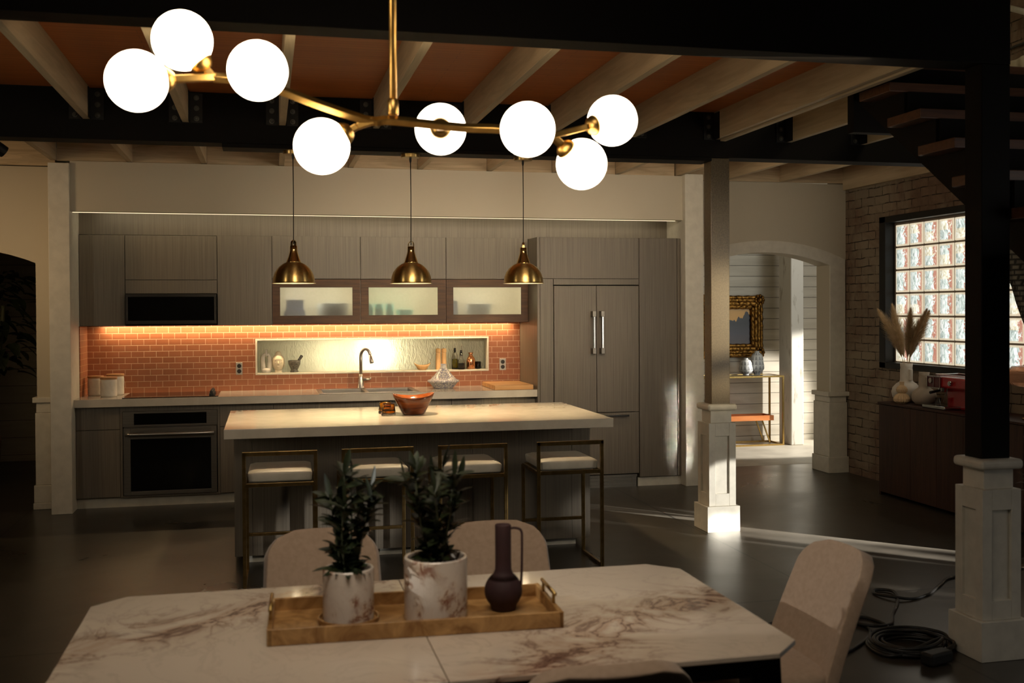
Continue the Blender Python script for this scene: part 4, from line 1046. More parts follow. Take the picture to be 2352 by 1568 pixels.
# ------------------------------------------------------------------ globe chandelier
ch = thing('chandelier', 'brass branching chandelier with eight glowing white globes above the table', 'chandelier', (.38, 3.2, 3.6))
MB().tube([(.380, 3.20, 2.245), (.383, 3.20, 3.57)], .0112, 18).build('drop_rod', globebrass, ch, smooth=True)
MB().lathe([(.014, .0), (.0165, .004), (.0165, .045), (.0125, .05)], (.38, 3.2, 2.222), seg=20).build('rod_socket', globebrass, ch, smooth=True)
MB().lathe([(.06, -.03), (.065, -.02), (.065, 0)], (.383, 3.2, 3.6), seg=32).build('canopy', globebrass, ch)
J1 = (-.137, 3.10, 2.292); YJ = (.318, 3.185, 2.200); RJ = (.38, 3.20, 2.207); J2 = (.895, 3.27, 2.189)
def arm(pts, w0=.0225): 
    mb = MB(); pts = [Vector(p) for p in pts]
    for a, b in zip(pts, pts[1:]): mb.bar(a, b, w0, w0*.9)
    return mb.build('arm', globebrass, ch, bev=.003)
mb = MB()
P_ = smoothpath([J1, (-.054, 3.11, 2.289), (.043, 3.12, 2.269), (.167, 3.15, 2.234), (.262, 3.172, 2.210), YJ, RJ, (.593, 3.222, 2.197), (.721, 3.24, 2.199), J2], 4)
mb.tube(P_, .0150, 4)
mb.build('arm', globebrass, ch, bev=.002)
GLB = [(-.334, 3.034, 2.260), (-.219, 3.095, 2.390), (-.015, 3.024, 2.300), (.167, 3.192, 2.122), (.558, 3.405, 2.221), (.773, 3.102, 2.177), (1.007, 3.317, 2.108), (1.119, 3.336, 2.256)]
ROOT = [[J1], [J1], [(.043, 3.12, 2.269)], [(.318, 3.185, 2.200), (.270, 3.186, 2.183)], [(.525, 3.213, 2.197)], [(.765, 3.248, 2.197)], [J2], [J2]]
for g, rt0 in zip(GLB, ROOT):
    g = Vector(g); last = Vector(rt0[-1]); d = (last-g).normalized(); rad_ = .0825
    cap0 = g+d*(rad_*.93)
    arm(rt0+[cap0+d*.012])
    zq = d.to_track_quat('Z', 'Y').to_matrix().to_4x4()
    mb = MB().lathe([(.034, -.004), (.034, .003), (.028, .014), (.018, .024), (.008, .026)], seg=28).rot(Matrix.Translation(cap0) @ zq)
    mb.build('globe_cap', globebrass, ch, smooth=True)
    MB().sphere(g, rad_, 40, 24).build('globe', globelight, ch, smooth=True)

# ------------------------------------------------------------------ dining table
tb = thing('dining_table', 'veined white marble dining table with clipped corners on black frame', 'table', (.4265, 2.98, 0))
x0, x1, y0, y1, k = -.520, 1.373, 2.487, 3.475, .092
zt, zb = .75, .735
mid = .420
L_ = [(x0+k, y0), (mid-.001, y0), (mid-.001, y1), (x0+k, y1), (x0, y1-k), (x0, y0+k)]
R_ = [(mid+.001, y0), (x1-k, y0), (x1, y0+k), (x1, y1-k), (x1-k, y1), (mid+.001, y1)]
for P in (L_, R_): MB().prism([(a, b, zb) for a, b in P], (0, 0, zt-zb)).build('table_leaf', tablemarble, tb, bev=.003)
mb = MB()
for a, b in ((y0+.05, y0+.075), (y1-.075, y1-.05)): mb.box(x0+.10, x1-.10, a, b, .675, .734)
for a, b in ((x0+.05, x0+.075), (x1-.075, x1-.05)): mb.box(a, b, y0+.10, y1-.10, .675, .734)
mb.build('apron', blackmetal, tb)
for sx in (0, 1):
    for sy_ in (0, 1):
        tx = (x0+.105, x1-.105)[sx]; ty = (y0+.105, y1-.105)[sy_]; bx = (x0+.065, x1-.065)[sx]; by = (y0+.05, y1-.05)[sy_]
        a = Vector((tx, ty, .734)); b = Vector((bx, by, 0))
        mb = MB(); u = Vector((.045, 0, 0)); v = Vector((0, .045, 0))
        T_ = [mb.bm.verts.new(a+u*i+v*j) for i, j in ((-1, -1), (1, -1), (1, 1), (-1, 1))]; B_ = [mb.bm.verts.new(b+(u*i+v*j)*.55) for i, j in ((-1, -1), (1, -1), (1, 1), (-1, 1))]
        for q in range(4): mb.bm.faces.new((T_[q], T_[(q+1) % 4], B_[(q+1) % 4], B_[q]))
        mb.bm.faces.new(T_); mb.bm.faces.new(B_[::-1])
        mb.build('leg', blackmetal, tb, bev=.003)

# ------------------------------------------------------------------ dining chairs (seat faces local +Y)
def make_chair(label):
    t_ = thing('dining_chair', label, 'chair', (0, 0, 0), 'blush upholstered dining chairs')
    mb = MB(); nu, nv = 16, 20; hw, rc = .215, .095; H = .42
    grid = []
    for j in range(nv+1):
        s_ = j/nv; q = s_*H
        w_ = hw*(1.0-.08*s_)
        if q > H-rc: dq = (q-(H-rc)); w_ = w_-rc+math.sqrt(max(0, rc*rc-dq*dq)*.9999+1e-6)
        row = []
        for i in range(nu+1):
            u = -1+2*i/nu; x = w_*u
            bow = .060*(x/hw)**2*(.35+.65*s_)
            y = -.20-.165*s_*(.75+.25*s_)+bow+(.02*(1-s_)**2)
            z = .435+q*.93-.018*max(0, s_-.9)*10*(x/hw)**2*0
            row.append(mb.bm.verts.new((x, y, z)))
        grid.append(row)
    for j in range(nv):
        for i in range(nu): mb.bm.faces.new((grid[j][i], grid[j][i+1], grid[j+1][i+1], grid[j+1][i]))
    o = mb.build('backrest', velvet, t_, smooth=True, solid=.042, bev=0); mo = o.modifiers.new('b', 'BEVEL'); mo.width = .014; mo.segments = 3; mo.limit_method = 'ANGLE'; mo.angle_limit = R(50)
    mb = MB(); n = 14; pts = []
    def sq(a, rx, ry, e=.5): c_, s2 = math.cos(a), math.sin(a); return (rx*abs(c_)**e*(1 if c_ > 0 else -1), ry*abs(s2)**e*(1 if s2 > 0 else -1))
    rings = []
    for f_, z in ((.90, .40), (.98, .408), (1.0, .43), (1.0, .452), (.97, .468), (.85, .477), (.5, .48)):
        rr = []
        for q in range(40):
            px_, py_ = sq(2*PI*q/40, .222*f_, .225*f_); rr.append(mb.bm.verts.new((px_, py_+.01, z)))
        rings.append(rr)
    for A, B in zip(rings, rings[1:]):
        for q in range(40): mb.bm.faces.new((A[q], A[(q+1) % 40], B[(q+1) % 40], B[q]))
    mb.bm.faces.new(rings[0][::-1]); mb.bm.faces.new(rings[-1])
    mb.build('seat', velvet, t_, smooth=True)
    for sx in (-1, 1):
        for sy_ in (-1, 1):
            MB().tube([(sx*.14, sy_*.14, .402), (sx*.19, sy_*.19, 0)], [.014, .009], 12).build('leg', blackmetal, t_, smooth=True)
    mb = MB(); mb.bar((-.17, -.15, .392), (.17, -.15, .392), .022); mb.bar((-.17, .15, .392), (.17, .15, .392), .022); mb.bar((-.15, -.15, .391), (-.15, .15, .391), .02); mb.bar((.15, -.15, .391), (.15, .15, .391), .02)
    mb.build('seat_frame', blackmetal, t_)
    return t_
c0 = make_chair('blush dining chair across the table behind the smaller potted plant'); c0.location = (.195, 3.62, 0); c0.rotation_euler = (0, 0, PI)
dup(c0, (.825, 3.60, 0), 'blush dining chair across the table behind the plum vase', PI+R(-1))
dup(c0, (1.57, 3.23, 0), 'blush dining chair at the right end of the marble table', R(90))
dup(c0, (.775, 2.62, 0), 'blush dining chair with only its top showing at the bottom edge', R(-2))
dup(c0, (-.575, 3.03, 0), 'blush dining chair just showing in the bottom left corner', R(-90))

# ------------------------------------------------------------------ tray and what stands in it
TR = R(-2.0)
tr = thing('serving_tray', 'long burl wood tray with brass handles on the marble table', 'tray', (.405, 3.005, .7505)); tr.rotation_euler = (0, 0, TR)
hx_, hy_, th, hh = .402, .148, .012, .044
MB().box(-hx_, hx_, -hy_, hy_, 0, .008).build('base', burl, tr, local=True)
for nm, b in (('side', (-hx_, hx_, -hy_-th, -hy_, 0, hh)), ('side', (-hx_, hx_, hy_, hy_+th, 0, hh)), ('end', (-hx_-.001, -hx_+th, -hy_-th, hy_+th, 0, hh+.0005)), ('end', (hx_-th, hx_+.001, -hy_-th, hy_+th, 0, hh+.0005))):
    MB().box(*b).build(nm, burl, tr, bev=.002, local=True)
for sx in (-1, 1):
    x = sx*(hx_-.006); mb = MB()
    mb.tube([(x, -.085, hh+.030), (x, .085, hh+.030)], .0055, 12)
    for y in (-.066, .066): mb.tube([(x, y, hh), (x, y, hh+.03)], .0045, 10)
    mb.build('handle', shadebrass, tr, smooth=True, local=True)
TZ = .7590
o = MB().lathe([(.076, 0), (.084, .003), (.086, .016), (.082, .016), (.079, .007)], seg=40).build('saucer', burl, smooth=False); o.location = (.222, 3.01, TZ); tag(o, 'round burl wood saucer under the smaller marbled pot', 'saucer')
def leaf(mb, p, d, L, wd, droop=.2, roll=0):
    p = Vector(p); d = Vector(d).normalized(); side = d.cross(Vector((0, 0, 1)))
    if side.length < .1: side = Vector((1, 0, 0))
    side = (Matrix.Rotation(roll, 3, d) @ side.normalized()); n_ = side.cross(d)
    prev = None; q = p.copy(); m_ = 6
    for i in range(m_+1):
        s_ = i/m_; wdt = wd*math.sin(PI*min(1, s_*.92+.06))**.8*.5
        q = p+d*L*s_+Vector((0, 0, -droop*L*s_*s_))
        a, b, c_ = mb.bm.verts.new(q-side*wdt+n_*wdt*.3), mb.bm.verts.new(q), mb.bm.verts.new(q+side*wdt+n_*wdt*.3)
        if prev: mb.bm.faces.new((prev[0], prev[1], b, a)); mb.bm.faces.new((prev[1], prev[2], c_, b))
        prev = (a, b, c_)
def plant(root, c, h, rnd, nst, spread):
    stem_b, leaf_b = MB(), MB()
    for s_ in range(nst):
        a = 2*PI*s_/nst+rnd.uniform(-.4, .4); tip = Vector((c[0]+math.cos(a)*spread*rnd.uniform(.3, 1), c[1]+math.sin(a)*spread*rnd.uniform(.3, 1), c[2]+h*rnd.uniform(.62, .9)))
        base_ = Vector((c[0]+math.cos(a)*.015, c[1]+math.sin(a)*.015, c[2])); mid_ = (base_+tip)/2+Vector((rnd.uniform(-.012, .012), rnd.uniform(-.012, .012), .01))
        path = smoothpath([base_, mid_, tip], 8); stem_b.tube(path, [.0035-.0015*i/(len(path)-1) for i in range(len(path))], 6)
        for i in range(2, len(path)):
            for q in range(2):
                b_ = rnd.uniform(0, 2*PI); el = rnd.uniform(.1, 1.0)
                leaf(leaf_b, path[i], (math.cos(b_)*math.cos(el), math.sin(b_)*math.cos(el), math.sin(el)), rnd.uniform(.042, .078), rnd.uniform(.018, .030), rnd.uniform(.05, .3), rnd.uniform(-.6, .6))
        leaf(leaf_b, path[-1], (rnd.uniform(-.3, .3), rnd.uniform(-.3, .3), 1), rnd.uniform(.05, .085), .020, .0, rnd.uniform(0, 3))
    for q in range(9):
        a = rnd.uniform(0, 2*PI); leaf(leaf_b, (c[0]+math.cos(a)*.01, c[1]+math.sin(a)*.01, c[2]+.02), (math.cos(a), math.sin(a), rnd.uniform(.2, .8)), rnd.uniform(.07, .10), .022, .3, rnd.uniform(-.4, .4))
    stem_b.build('stems', stemmat, root, smooth=True); leaf_b.build('foliage', leafmat, root, smooth=True)
def pot(label, c, r, h, rnd, ph, nst, sp):
    t_ = thing('potted_plant', label, 'potted plant', c)
    MB().lathe([(r*.985, 0), (r, .004), (r, h-.003), (r-.002, h), (r-.008, h), (r-.010, h-.004), (r-.010, h-.03), (.002, h-.031)], c, seg=56, capt=False).build('pot', potmarble, t_, smooth=False, bev=0)
    MB().lathe([(.001, h-.028), (r-.0105, h-.029), (r-.0105, h-.033)], c, seg=32, capt=False, capb=False).build('soil', soil, t_)
    plant(t_, (c[0], c[1], c[2]+h-.03), ph, rnd, nst, sp)
pot('dark leafy plant in the smaller marbled pot on a round saucer', (.222, 3.01, TZ+.0075), .0715, .145, random.Random(3), .32, 7, .095)
pot('dark leafy plant in the larger marbled pot in the middle of the tray', (.468, 2.99, TZ+.0005), .090, .175, random.Random(11), .32, 7, .095)
va = thing('vase', 'plum bottle vase with long neck and thin handle on the tray', 'vase', (.672, 3.02, TZ)); c = (.672, 3.02, TZ)
prof = [(.030, 0), (.036, .003)]+[(.0555*math.sin(a), .056-.0555*math.cos(a)) for a in [R(45+i*10) for i in range(10)]]
prof += [(.040, .095), (.029, .106), (.0242, .118), (.0235, .15), (.0235, .246), (.0225, .249), (.020, .249), (.020, .15)]
MB().lathe(prof, c, seg=44).build('body', plum, va, smooth=True)
MB().tube(smoothpath([(.690, 3.012, TZ+.238), (.706, 3.005, TZ+.240), (.7215, 2.999, TZ+.232), (.7235, 2.998, TZ+.20), (.7225, 2.998, TZ+.12), (.7200, 3.0, TZ+.073)], 6), .0036, 10).build('handle', plum, va, smooth=True)

# ------------------------------------------------------------------ sideboard by the brick wall and what stands on it
sbd = thing('sideboard', 'dark walnut sideboard against the whitewashed brick wall', 'sideboard', (5.42, 7.3, 0))
BX('top', darkwood, 5.225, 5.632, 6.14, 8.33, .795, .815, sbd, bev=.004)
mb = MB(); mb.box(5.24, 5.632, 8.30, 8.325, 0, .795); mb.box(5.24, 5.632, 6.145, 6.17, 0, .795); mb.box(5.26, 5.632, 6.17, 8.30, .03, .795); mb.build('carcass', darkwood, sbd)
ys = [8.30, 7.856, 7.502, 7.169, 6.83, 6.50, 6.17]
for a, b in zip(ys, ys[1:]): BX('door', darkwood, 5.235, 5.258, b+.002, a-.002, .03, .792, sbd, bev=.003)
SZ = .8155
def lug_vase(name, label, c, s_, mt):
    t_ = thing(name, label, 'vase', c)
    prof = [(.055, 0), (.085, .006), (.115, .04), (.125, .085), (.115, .125), (.085, .158), (.058, .175), (.052, .195), (.050, .30), (.053, .335), (.048, .335), (.045, .30), (.046, .2)]
    MB().lathe([(r*s_, z*s_) for r, z in prof], c, seg=44).build('body', mt, t_, smooth=True)
    for sg in (-1, 1):
        MB().box(c[0]-.012, c[0]+.012, c[1]+sg*.062*s_-.018*s_, c[1]+sg*.062*s_+.018*s_, c[2]+.19*s_, c[2]+.285*s_).build('lug', mt, t_, bev=.004)
    return t_
lug_vase('vase', 'white vase holding pampas grass on the sideboard', (5.45, 8.235, SZ), 1.0, ceramicmatte)
lug_vase('vase', 'smaller greige vase beside the red espresso machine', (5.42, 7.935, SZ), .82, noisy('greige_ceramic', (.34, .29, .23), (.40, .34, .28), (10, 10, 10), .8))
rnd = random.Random(5)
pg = thing('pampas_grass', 'dried pampas plumes standing in the white vase', 'dried grass', (5.45, 8.235, 1.10))
for tipdy, tipz, dx in ((.30, 1.565, -.05), (.22, 1.60, .02), (-.145, 1.56, -.06), (-.20, 1.54, .05), (-.275, 1.55, .0), (-.33, 1.57, -.05)):
    b0 = Vector((5.45, 8.235+tipdy*.05, 1.00)); tip = Vector((5.45+dx, 8.235+tipdy, tipz))
    ctl = [b0, b0+Vector((dx*.1, tipdy*.12, .18)), b0+Vector((dx*.4, tipdy*.42, .36)), tip]
    pa = smoothpath(ctl, 10); MB().tube(pa[:-4], .0025, 6).build('stalk', pampas, pg)
    mb = MB(); n_ = len(pa)
    for q in range(2200):
        s_ = rnd.uniform(.36, 1.0); i = min(n_-2, int(s_*(n_-1))); p = pa[i].lerp(pa[i+1], s_*(n_-1)-i); d = (pa[i+1]-pa[i]).normalized()
        sd = Matrix.Rotation(rnd.uniform(0, 2*PI), 3, d) @ d.orthogonal().normalized()
        u = (s_-.36)/.64; op = (.12+.55*math.sin(PI*min(1, u*.9+.12)))*rnd.uniform(.5, 1.1)*(1-.55*u)
        L = (.05+.10*math.sin(PI*min(1, u*.75+.15)))*rnd.uniform(.7, 1.15)
        e1 = p+(d+sd*op).normalized()*L*.55; e2 = e1+(d+sd*op*1.7+Vector((0, 0, -.10))).normalized()*L*.5
        wv = d.cross(sd).normalized()*.0010
        A = [mb.bm.verts.new(v) for v in (p-wv, p+wv, e1+wv, e1-wv)]; mb.bm.faces.new(A); mb.bm.faces.new((A[3], A[2], mb.bm.verts.new(e2)))
    mb.build('plume', pampas, pg)
t_ = thing('pleated_vase', 'small cream pleated double-bulb vase in front of the white vase', 'vase', (5.31, 8.09, SZ)); c = (5.31, 8.09, SZ)
prof = [(.04, 0), (.074, .02), (.078, .045), (.060, .075), (.034, .092), (.050, .108), (.054, .128), (.040, .15), (.020, .165), (.022, .185), (.024, .195), (.018, .196)]
MB().lathe([(r*.84, z*.95) for r, z in prof], c, seg=88, fn=lambda a, z: 1+(.07*math.cos(22*a) if z < .16 else 0)).build('body', creampaper, t_, smooth=False)
es = thing('espresso_machine', 'red and chrome espresso machine on the sideboard', 'coffee machine', (5.42, 7.44, SZ))
MB().box(5.40, 5.58, 7.18, 7.60, SZ, SZ+.17).build('lower_body', redpaint, es, bev=.012)
MB().box(5.30, 5.58, 7.16, 7.70, SZ+.17, SZ+.262).build('head', redpaint, es, bev=.018)
MB().box(5.292, 5.302, 7.53, 7.70, SZ+.172, SZ+.258).build('control_plate', plain('maroon_panel', (.08, .008, .01), .3), es, bev=.004)
mb = MB()
for y in (7.535, 7.618, 7.702): mb.bar((5.290, y, SZ+.168), (5.290, y, SZ+.262), .006)
mb.bar((5.29, 7.535, SZ+.168), (5.29, 7.702, SZ+.168), .006); mb.bar((5.29, 7.535, SZ+.262), (5.29, 7.702, SZ+.262), .006)
mb.build('chrome_frame', chrome, es)
MB().lathe([(.022, 0), (.022, .008), (.018, .010)], seg=24).rot(Matrix.Translation((5.291, 7.655, SZ+.225)) @ Matrix.Rotation(R(-90), 4, 'Y')).build('gauge', steel, es)
MB().lathe([(.020, 0), (.020, .02), (.017, .026)], seg=24).rot(Matrix.Translation((5.300, 7.40, SZ+.215)) @ Matrix.Rotation(R(-90), 4, 'Y')).build('knob', chrome, es, smooth=False)
mb = MB(); mb.tube([(5.34, 7.20, SZ+.275), (5.34, 7.66, SZ+.275)], .004, 8); mb.tube([(5.55, 7.20, SZ+.275), (5.55, 7.66, SZ+.275)], .004, 8); mb.tube([(5.34, 7.66, SZ+.275), (5.55, 7.66, SZ+.275)], .004, 8)
for y in (7.2, 7.66): mb.tube([(5.34, y, SZ+.26), (5.34, y, SZ+.276)], .004, 8)
mb.build('cup_rail', chrome, es)
MB().lathe([(.03, -.035), (.034, -.03), (.034, .0)], (5.36, 7.60, SZ+.17), seg=24).build('group_head', chrome, es)
MB().tube([(5.345, 7.60, SZ+.148), (5.22, 7.56, SZ+.135)], [.010, .012], 12).build('portafilter', blackmetal, es)
MB().tube([(5.32, 7.48, SZ+.165), (5.305, 7.49, SZ+.10), (5.30, 7.50, SZ+.06)], .004, 8).build('steam_wand', chrome, es)
MB().box(5.25, 5.42, 7.42, 7.72, SZ, SZ+.028).build('drip_tray', chrome, es, bev=.008)
o = MB().lathe([(.020, 0), (.021, .002), (.024, .055), (.022, .055), (.019, .004)], (5.34, 7.63, SZ+.0285), seg=24).build('shot_glass', clearglass, smooth=True); pivot(o, (5.34, 7.63, SZ+.0285)); tag(o, 'small glass under the espresso machine spout', 'glass')
# table lamp with amber ribbed glass
la = thing('table_lamp', 'table lamp with amber ribbed glass shade and brass stem at the right edge', 'lamp', (5.43, 6.64, SZ)); c = (5.43, 6.64, SZ)
MB().lathe([(.07, 0), (.075, .004), (.075, .012), (.05, .018), (.042, .02), (.040, .235), (.05, .24)], c, seg=40, fn=lambda a, z: 1+(.02*math.cos(24*a) if .03 < z < .23 else 0)).build('stem', brass, la, smooth=True)
pr = [(.10, .245), (.165, .262), (.19, .30), (.185, .345), (.14, .385), (.06, .395)]
MB().lathe(pr, c, seg=96, fn=lambda a, z: 1+.015*math.cos(36*a), capb=False, capt=False).build('shade', roseglass, la, smooth=True, solid=.004)
MB().lathe([(.06, .394), (.065, .398), (.06, .404), (.02, .408)], c, seg=32).build('shade_cap', brass, la)
MB().sphere((c[0], c[1]-.02, c[2]+.305), .042, 24, 14).build('bulb', amberbulb, la, smooth=True)
point('lamp_glow', (c[0], c[1]-.02, c[2]+.305), 1.2, (1.0, .66, .38), .043)
# leafy plant by the sideboard
pl = thing('arching_plant', 'arching green leaves low beside the sideboard at the right edge', 'plant', (5.0, 5.95, 0))
MB().lathe([(.10, 0), (.14, .02), (.16, .30), (.15, .30), (.145, .27)], (5.0, 5.95, 0), seg=32).build('pot', basketmat, pl, smooth=True)
mb = MB(); rnd = random.Random(9)
for q in range(34):
    a = rnd.uniform(0, 2*PI); leaf(mb, (5.0+.03*math.cos(a), 5.95+.03*math.sin(a), .28), (math.cos(a)*.7, math.sin(a)*.7, rnd.uniform(.9, 2.2)), rnd.uniform(.40, .58), rnd.uniform(.018, .03), rnd.uniform(.25, .6), rnd.uniform(-.3, .3))
mb.build('foliage', leafmat, pl, smooth=True)
# woven drape by the window
mb = MB(); n, m_ = 16, 22
gr = []
for j in range(m_+1):
    s_ = j/m_; z = 2.62-1.30*s_
    K_ = [(2.62, 7.30), (1.85, 7.10), (1.81, 7.074), (1.652, 7.01), (1.503, 6.93), (1.30, 6.78)]
    for (za, ya), (zb_, yb_) in zip(K_, K_[1:]):
        if zb_ <= z <= za: yl = ya+(yb_-ya)*(za-z)/(za-zb_)
    gr.append([mb.bm.verts.new((5.585+.025*math.sin(k*1.9), yl-.75*k/n*(1-.35*s_), z)) for k in range(n+1)])
for j in range(m_):
    for k in range(n): mb.bm.faces.new((gr[j][k], gr[j][k+1], gr[j+1][k+1], gr[j+1][k]))
o = mb.build('woven_drape', weave, smooth=True, solid=.01); pivot(o, (5.59, 6.8, 1.32)); tag(o, 'grey basket-weave drape looped beside the glass block window', 'drape')
o = MB().tube([(5.60, 6.2, 2.63), (5.60, 7.35, 2.63)], .012, 12).build('curtain_rod', blackmetal); pivot(o, (5.60, 6.8, 2.63)); tag(o, 'black rod carrying the grey woven drape', 'curtain rod')
# things high on the brick wall, top right
o = MB().tube([(5.57, 7.15, 3.96), (5.57, 6.80, 3.80), (5.57, 6.2, 3.52)], .022, 14).build('conduit', plain('white_pipe', (.62, .62, .60), .5), smooth=True); pivot(o, (5.60, 6.8, 3.78)); tag(o, 'pale pipe slanting across the brick in the top right corner', 'pipe')
o = MB().tube([(5.62, 7.5, 3.62), (5.62, 6.2, 3.66)], .010, 10).build('cable', rubber, smooth=True); pivot(o, (5.62, 6.8, 3.64)); tag(o, 'black cable running along the upper brick wall', 'cable')
mb = MB(); gr = []
for j in range(9):
    z = 3.52-.26*j/8; gr.append([mb.bm.verts.new((5.57+.02*math.sin(k*1.5), 7.085-.06*k, z)) for k in range(14)])
for j in range(8):
    for k in range(13): mb.bm.faces.new((gr[j][k], gr[j][k+1], gr[j+1][k+1], gr[j+1][k]))
o = mb.build('roller_blind', plain('pale_canvas', (.60, .55, .44), .9), smooth=True, solid=.006); pivot(o, (5.57, 6.7, 3.26)); tag(o, 'pale canvas blind high on the brick wall above the stairs', 'blind')

# ------------------------------------------------------------------ hall furniture
co = thing('console_table', 'slim brass console table in the hall under the gold framed painting', 'console table', (5.55, 11.8, 0))
X0, X1, Y0, Y1, ZT = 4.85, 6.02, 11.60, 11.95, .815
for x in (X0, X1):
    for y in (Y0, Y1): MB().box(x-.010, x+.010, y-.010, y+.010, 0, ZT).build('leg', brass, co)
mb = MB()
for y in (Y0, Y1): mb.box(X0-.01, X1+.01, y-.010, y+.010, ZT, ZT+.02)
for x in (X0, X1): mb.box(x-.010, x+.010, Y0+.01, Y1-.01, ZT, ZT+.02)
mb.build('top_frame', brass, co)
mb = MB()
for y in (Y0, Y1): mb.box(X0+.01, X1-.01, y-.010, y+.010, .0, .02)
for x in (X0, X1): mb.box(x-.010, x+.010, Y0+.01, Y1-.01, .0, .02)
mb.build('base_frame', brass, co)
BX('glass_top', clearglass, X0+.011, X1-.011, Y0+.011, Y1-.011, ZT+.008, ZT+.016, co)
for xa, xb, yy in ((5.80, 5.90, 11.70), (5.80, 5.90, 11.88), (5.10, 5.0, 11.70), (5.10, 5.0, 11.88)): MB().bar((xa, yy, .29), (xb, yy, .02), .014).build('stand_leg', brass, co)
mb = MB(); a, b, c_, d_ = 4.98, 5.93, 11.66, 11.92
mb.box(a, b, c_, d_, .295, .305); mb.box(a, b, c_, c_+.012, .305, .355); mb.box(a, b, d_-.012, d_, .305, .355); mb.box(a, a+.012, c_+.012, d_-.012, .305, .355); mb.box(b-.012, b, c_+.012, d_-.012, .305, .355)
o = mb.build('wooden_tray', orangetray); pivot(o, (5.45, 11.79, .295)); tag(o, 'orange wooden tray on the lower stand of the hall console', 'tray')
def hvase(label, c, r, h):
    prof = [(r*.42, 0), (r*.45, h*.03), (r*.40, h*.06), (r*.75, h*.13), (r, h*.26), (r*.98, h*.40), (r*.88, h*.56), (r*.84, h*.72), (r*.66, h*.86), (r*.32, h*.94), (r*.30, h*.985), (r*.36, h), (r*.28, h)]
    o = MB().lathe(prof, (0, 0, 0), seg=48).build('leaf_vase', leafglaze, smooth=True); o.location = c; tag(o, label, 'vase', 'patterned hall vases')
hvase('shorter grey-leaf patterned vase on the hall console', (5.625, 11.78, ZT+.0202), .083, .205)
hvase('taller grey-leaf patterned vase on the hall console', (5.795, 11.83, ZT+.0202), .088, .285)
# framed painting
pt = thing('painting', 'dark dusk landscape in an ornate gold frame on the hall wall', 'painting', (5.53, 12.03, 1.04)); ax0, ax1, az0, az1 = 5.11, 5.955, 1.045, 1.79; fw = .165
MB().box(ax0+fw-.02, ax1-fw+.02, 12.02, 12.035, az0+fw-.03, az1-fw+.03).rot(Matrix.Translation((-5.53, -12.03, -1.46))).build('canvas', painting, pt, local=True).location = (0, 0, .42)
mb = MB()
def mould(p, q, inner):
    p, q = Vector(p), Vector(q)
    for off, r in ((.02, .026), (.055, .030), (.095, .036), (.135, .026)):
        o_ = Vector(inner)*off; n_ = 24; L = (q-p)
        dd = L.normalized(); sp = p+o_+dd*off*0; ep = q+o_
        mb.tube([sp+dd*off+(ep-sp-dd*2*off)*(i/n_)+Vector((0, -.006*math.sin(i*2.1+off*40), 0)) for i in range(n_+1)], [r*(1+.13*math.sin(i*1.7+off*50)) for i in range(n_+1)], 10)
yf = 12.005
mould((ax0, yf, az0), (ax1, yf, az0), (0, 0, 1)); mould((ax0, yf, az1), (ax1, yf, az1), (0, 0, -1)); mould((ax0, yf, az0), (ax0, yf, az1), (1, 0, 0)); mould((ax1, yf, az0), (ax1, yf, az1), (-1, 0, 0))
for x in (ax0+.05, ax1-.05):
    for z in (az0+.05, az1-.05):
        for q in range(9):
            a = q*2*PI/9; mb.sphere((x+.05*math.cos(a), yf-.018, z+.05*math.sin(a)), .024, 10, 7)
        mb.sphere((x, yf-.03, z), .034, 12, 8)
mb.box(ax0+.01, ax1-.01, 12.012, 12.045, az0+.01, az0+fw-.02); mb.box(ax0+.01, ax1-.01, 12.012, 12.045, az1-fw+.02, az1-.01); mb.box(ax0+.01, ax0+fw-.02, 12.012, 12.045, az0+.1, az1-.1); mb.box(ax1-fw+.02, ax1-.01, 12.012, 12.045, az0+.1, az1-.1)
mb.build('frame', goldleaf, pt, smooth=True)

# ------------------------------------------------------------------ dark passage on the left
bk = thing('potted_tree', 'dark leafy tree in a woven basket in the unlit left passage', 'potted plant', (-2.66, 10.85, 0))
MB().lathe([(.13, 0), (.17, .02), (.20, .25), (.215, .46), (.20, .46), (.19, .42)], (-2.66, 10.85, 0), seg=40, fn=lambda a, z: 1+.015*math.sin(a*20+z*120)).build('basket', basketmat, bk, smooth=True)
MB().tube(smoothpath([(-2.66, 10.85, .3), (-2.58, 10.85, .8), (-2.44, 10.82, 1.3), (-2.4, 10.8, 1.7)], 6), .02, 10).build('trunk', stemmat, bk, smooth=True)
mb = MB(); rnd = random.Random(21)
for q in range(150):
    a = rnd.uniform(0, 2*PI); z = rnd.uniform(1.05, 2.0); r = rnd.uniform(.02, .24)
    leaf(mb, (-2.42+r*math.cos(a), 10.82+r*math.sin(a), z), (math.cos(a), math.sin(a), rnd.uniform(-.6, .5)), rnd.uniform(.12, .2), rnd.uniform(.06, .10), .4, rnd.uniform(-.5, .5))
mb.build('foliage', leafmat, bk, smooth=True)
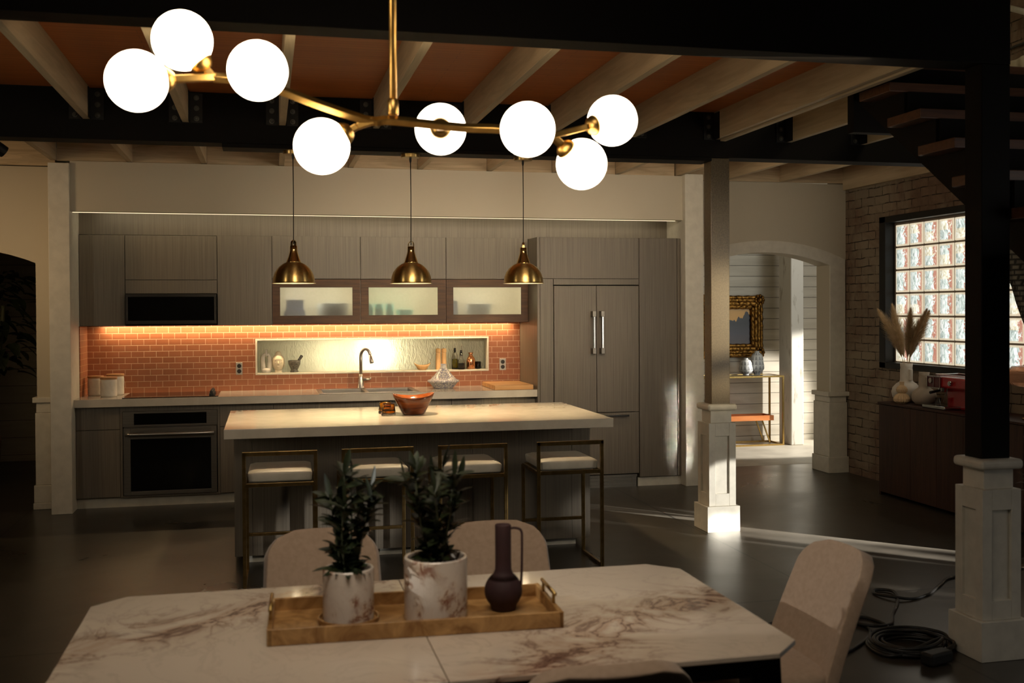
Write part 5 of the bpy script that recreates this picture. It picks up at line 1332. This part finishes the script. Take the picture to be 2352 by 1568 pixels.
# small spotlight at the far left under the beam
t_ = thing('track_spotlight', 'small black spotlight under the beam at the left edge', 'spotlight', (-1.80, 8.0, 2.868))
MB().tube([(-1.80, 8.0, 2.868), (-1.80, 8.0, 2.80)], .010, 10).build('mount', blackmetal, t_)
MB().tube([(-1.845, 7.97, 2.815), (-1.765, 8.03, 2.755)], .042, 20).build('lamp_head', blackmetal, t_)
BX('track', blackmetal, -1.83, -1.77, 7.9, 8.1, 2.855, 2.868, t_)

# ------------------------------------------------------------------ cable on the floor
rnd = random.Random(4); pts = []
cx_, cy_ = 3.00, 4.50
for i in range(12*9):
    a = 2*PI*i/12; k = i//12; r = .13+.012*(k % 4)+.008*math.sin(a*2+k*1.3); pts.append((cx_+r*1.12*math.cos(a)+.012*math.sin(k*2.1), cy_+r*math.sin(a)+.012*math.cos(k*1.7), .009+.0065*k*(.7+.3*math.sin(a+k))))
pts += [(2.86, 4.38, .02), (2.80, 4.47, .009), (2.84, 4.62, .009), (2.93, 4.66, .009), (3.03, 4.72, .009), (3.09, 4.86, .009), (3.05, 5.0, .009), (2.95, 4.93, .012), (3.0, 4.82, .018), (3.12, 4.85, .012), (3.24, 5.02, .009), (3.40, 5.22, .009), (3.49, 5.40, .012), (3.42, 5.47, .009), (3.37, 5.39, .009), (3.42, 5.27, .018), (3.52, 5.25, .009), (3.68, 5.33, .009), (3.85, 5.48, .009), (4.05, 5.62, .009), (4.6, 5.7, .009)]
o = MB().tube(smoothpath(pts, 4), .0085, 8).build('power_cable', rubber, smooth=True); pivot(o, (3.0, 4.5, 0)); tag(o, 'coiled black cable on the concrete floor beside the right pedestal', 'cable')
o = MB().tube(smoothpath([(2.55, 4.46, .008), (2.70, 4.53, .008), (2.90, 4.70, .008), (2.98, 4.86, .008), (2.90, 5.02, .008), (2.75, 5.10, .008), (2.5, 5.0, .008)], 8), .008, 8).build('power_cable', rubber, smooth=True); pivot(o, (2.7, 4.8, 0)); tag(o, 'black cable loop on the floor just right of the end dining chair', 'cable')
mb = MB().obox((2.985, 4.275, .035), (math.cos(.3), math.sin(.3), 0), (-math.sin(.3), math.cos(.3), 0), (0, 0, 1), .075, .035, .028)
o = mb.build('cable_connector', rubber, bev=.012); pivot(o, (2.99, 4.30, .007)); tag(o, 'black plug block in front of the cable coil', 'plug')
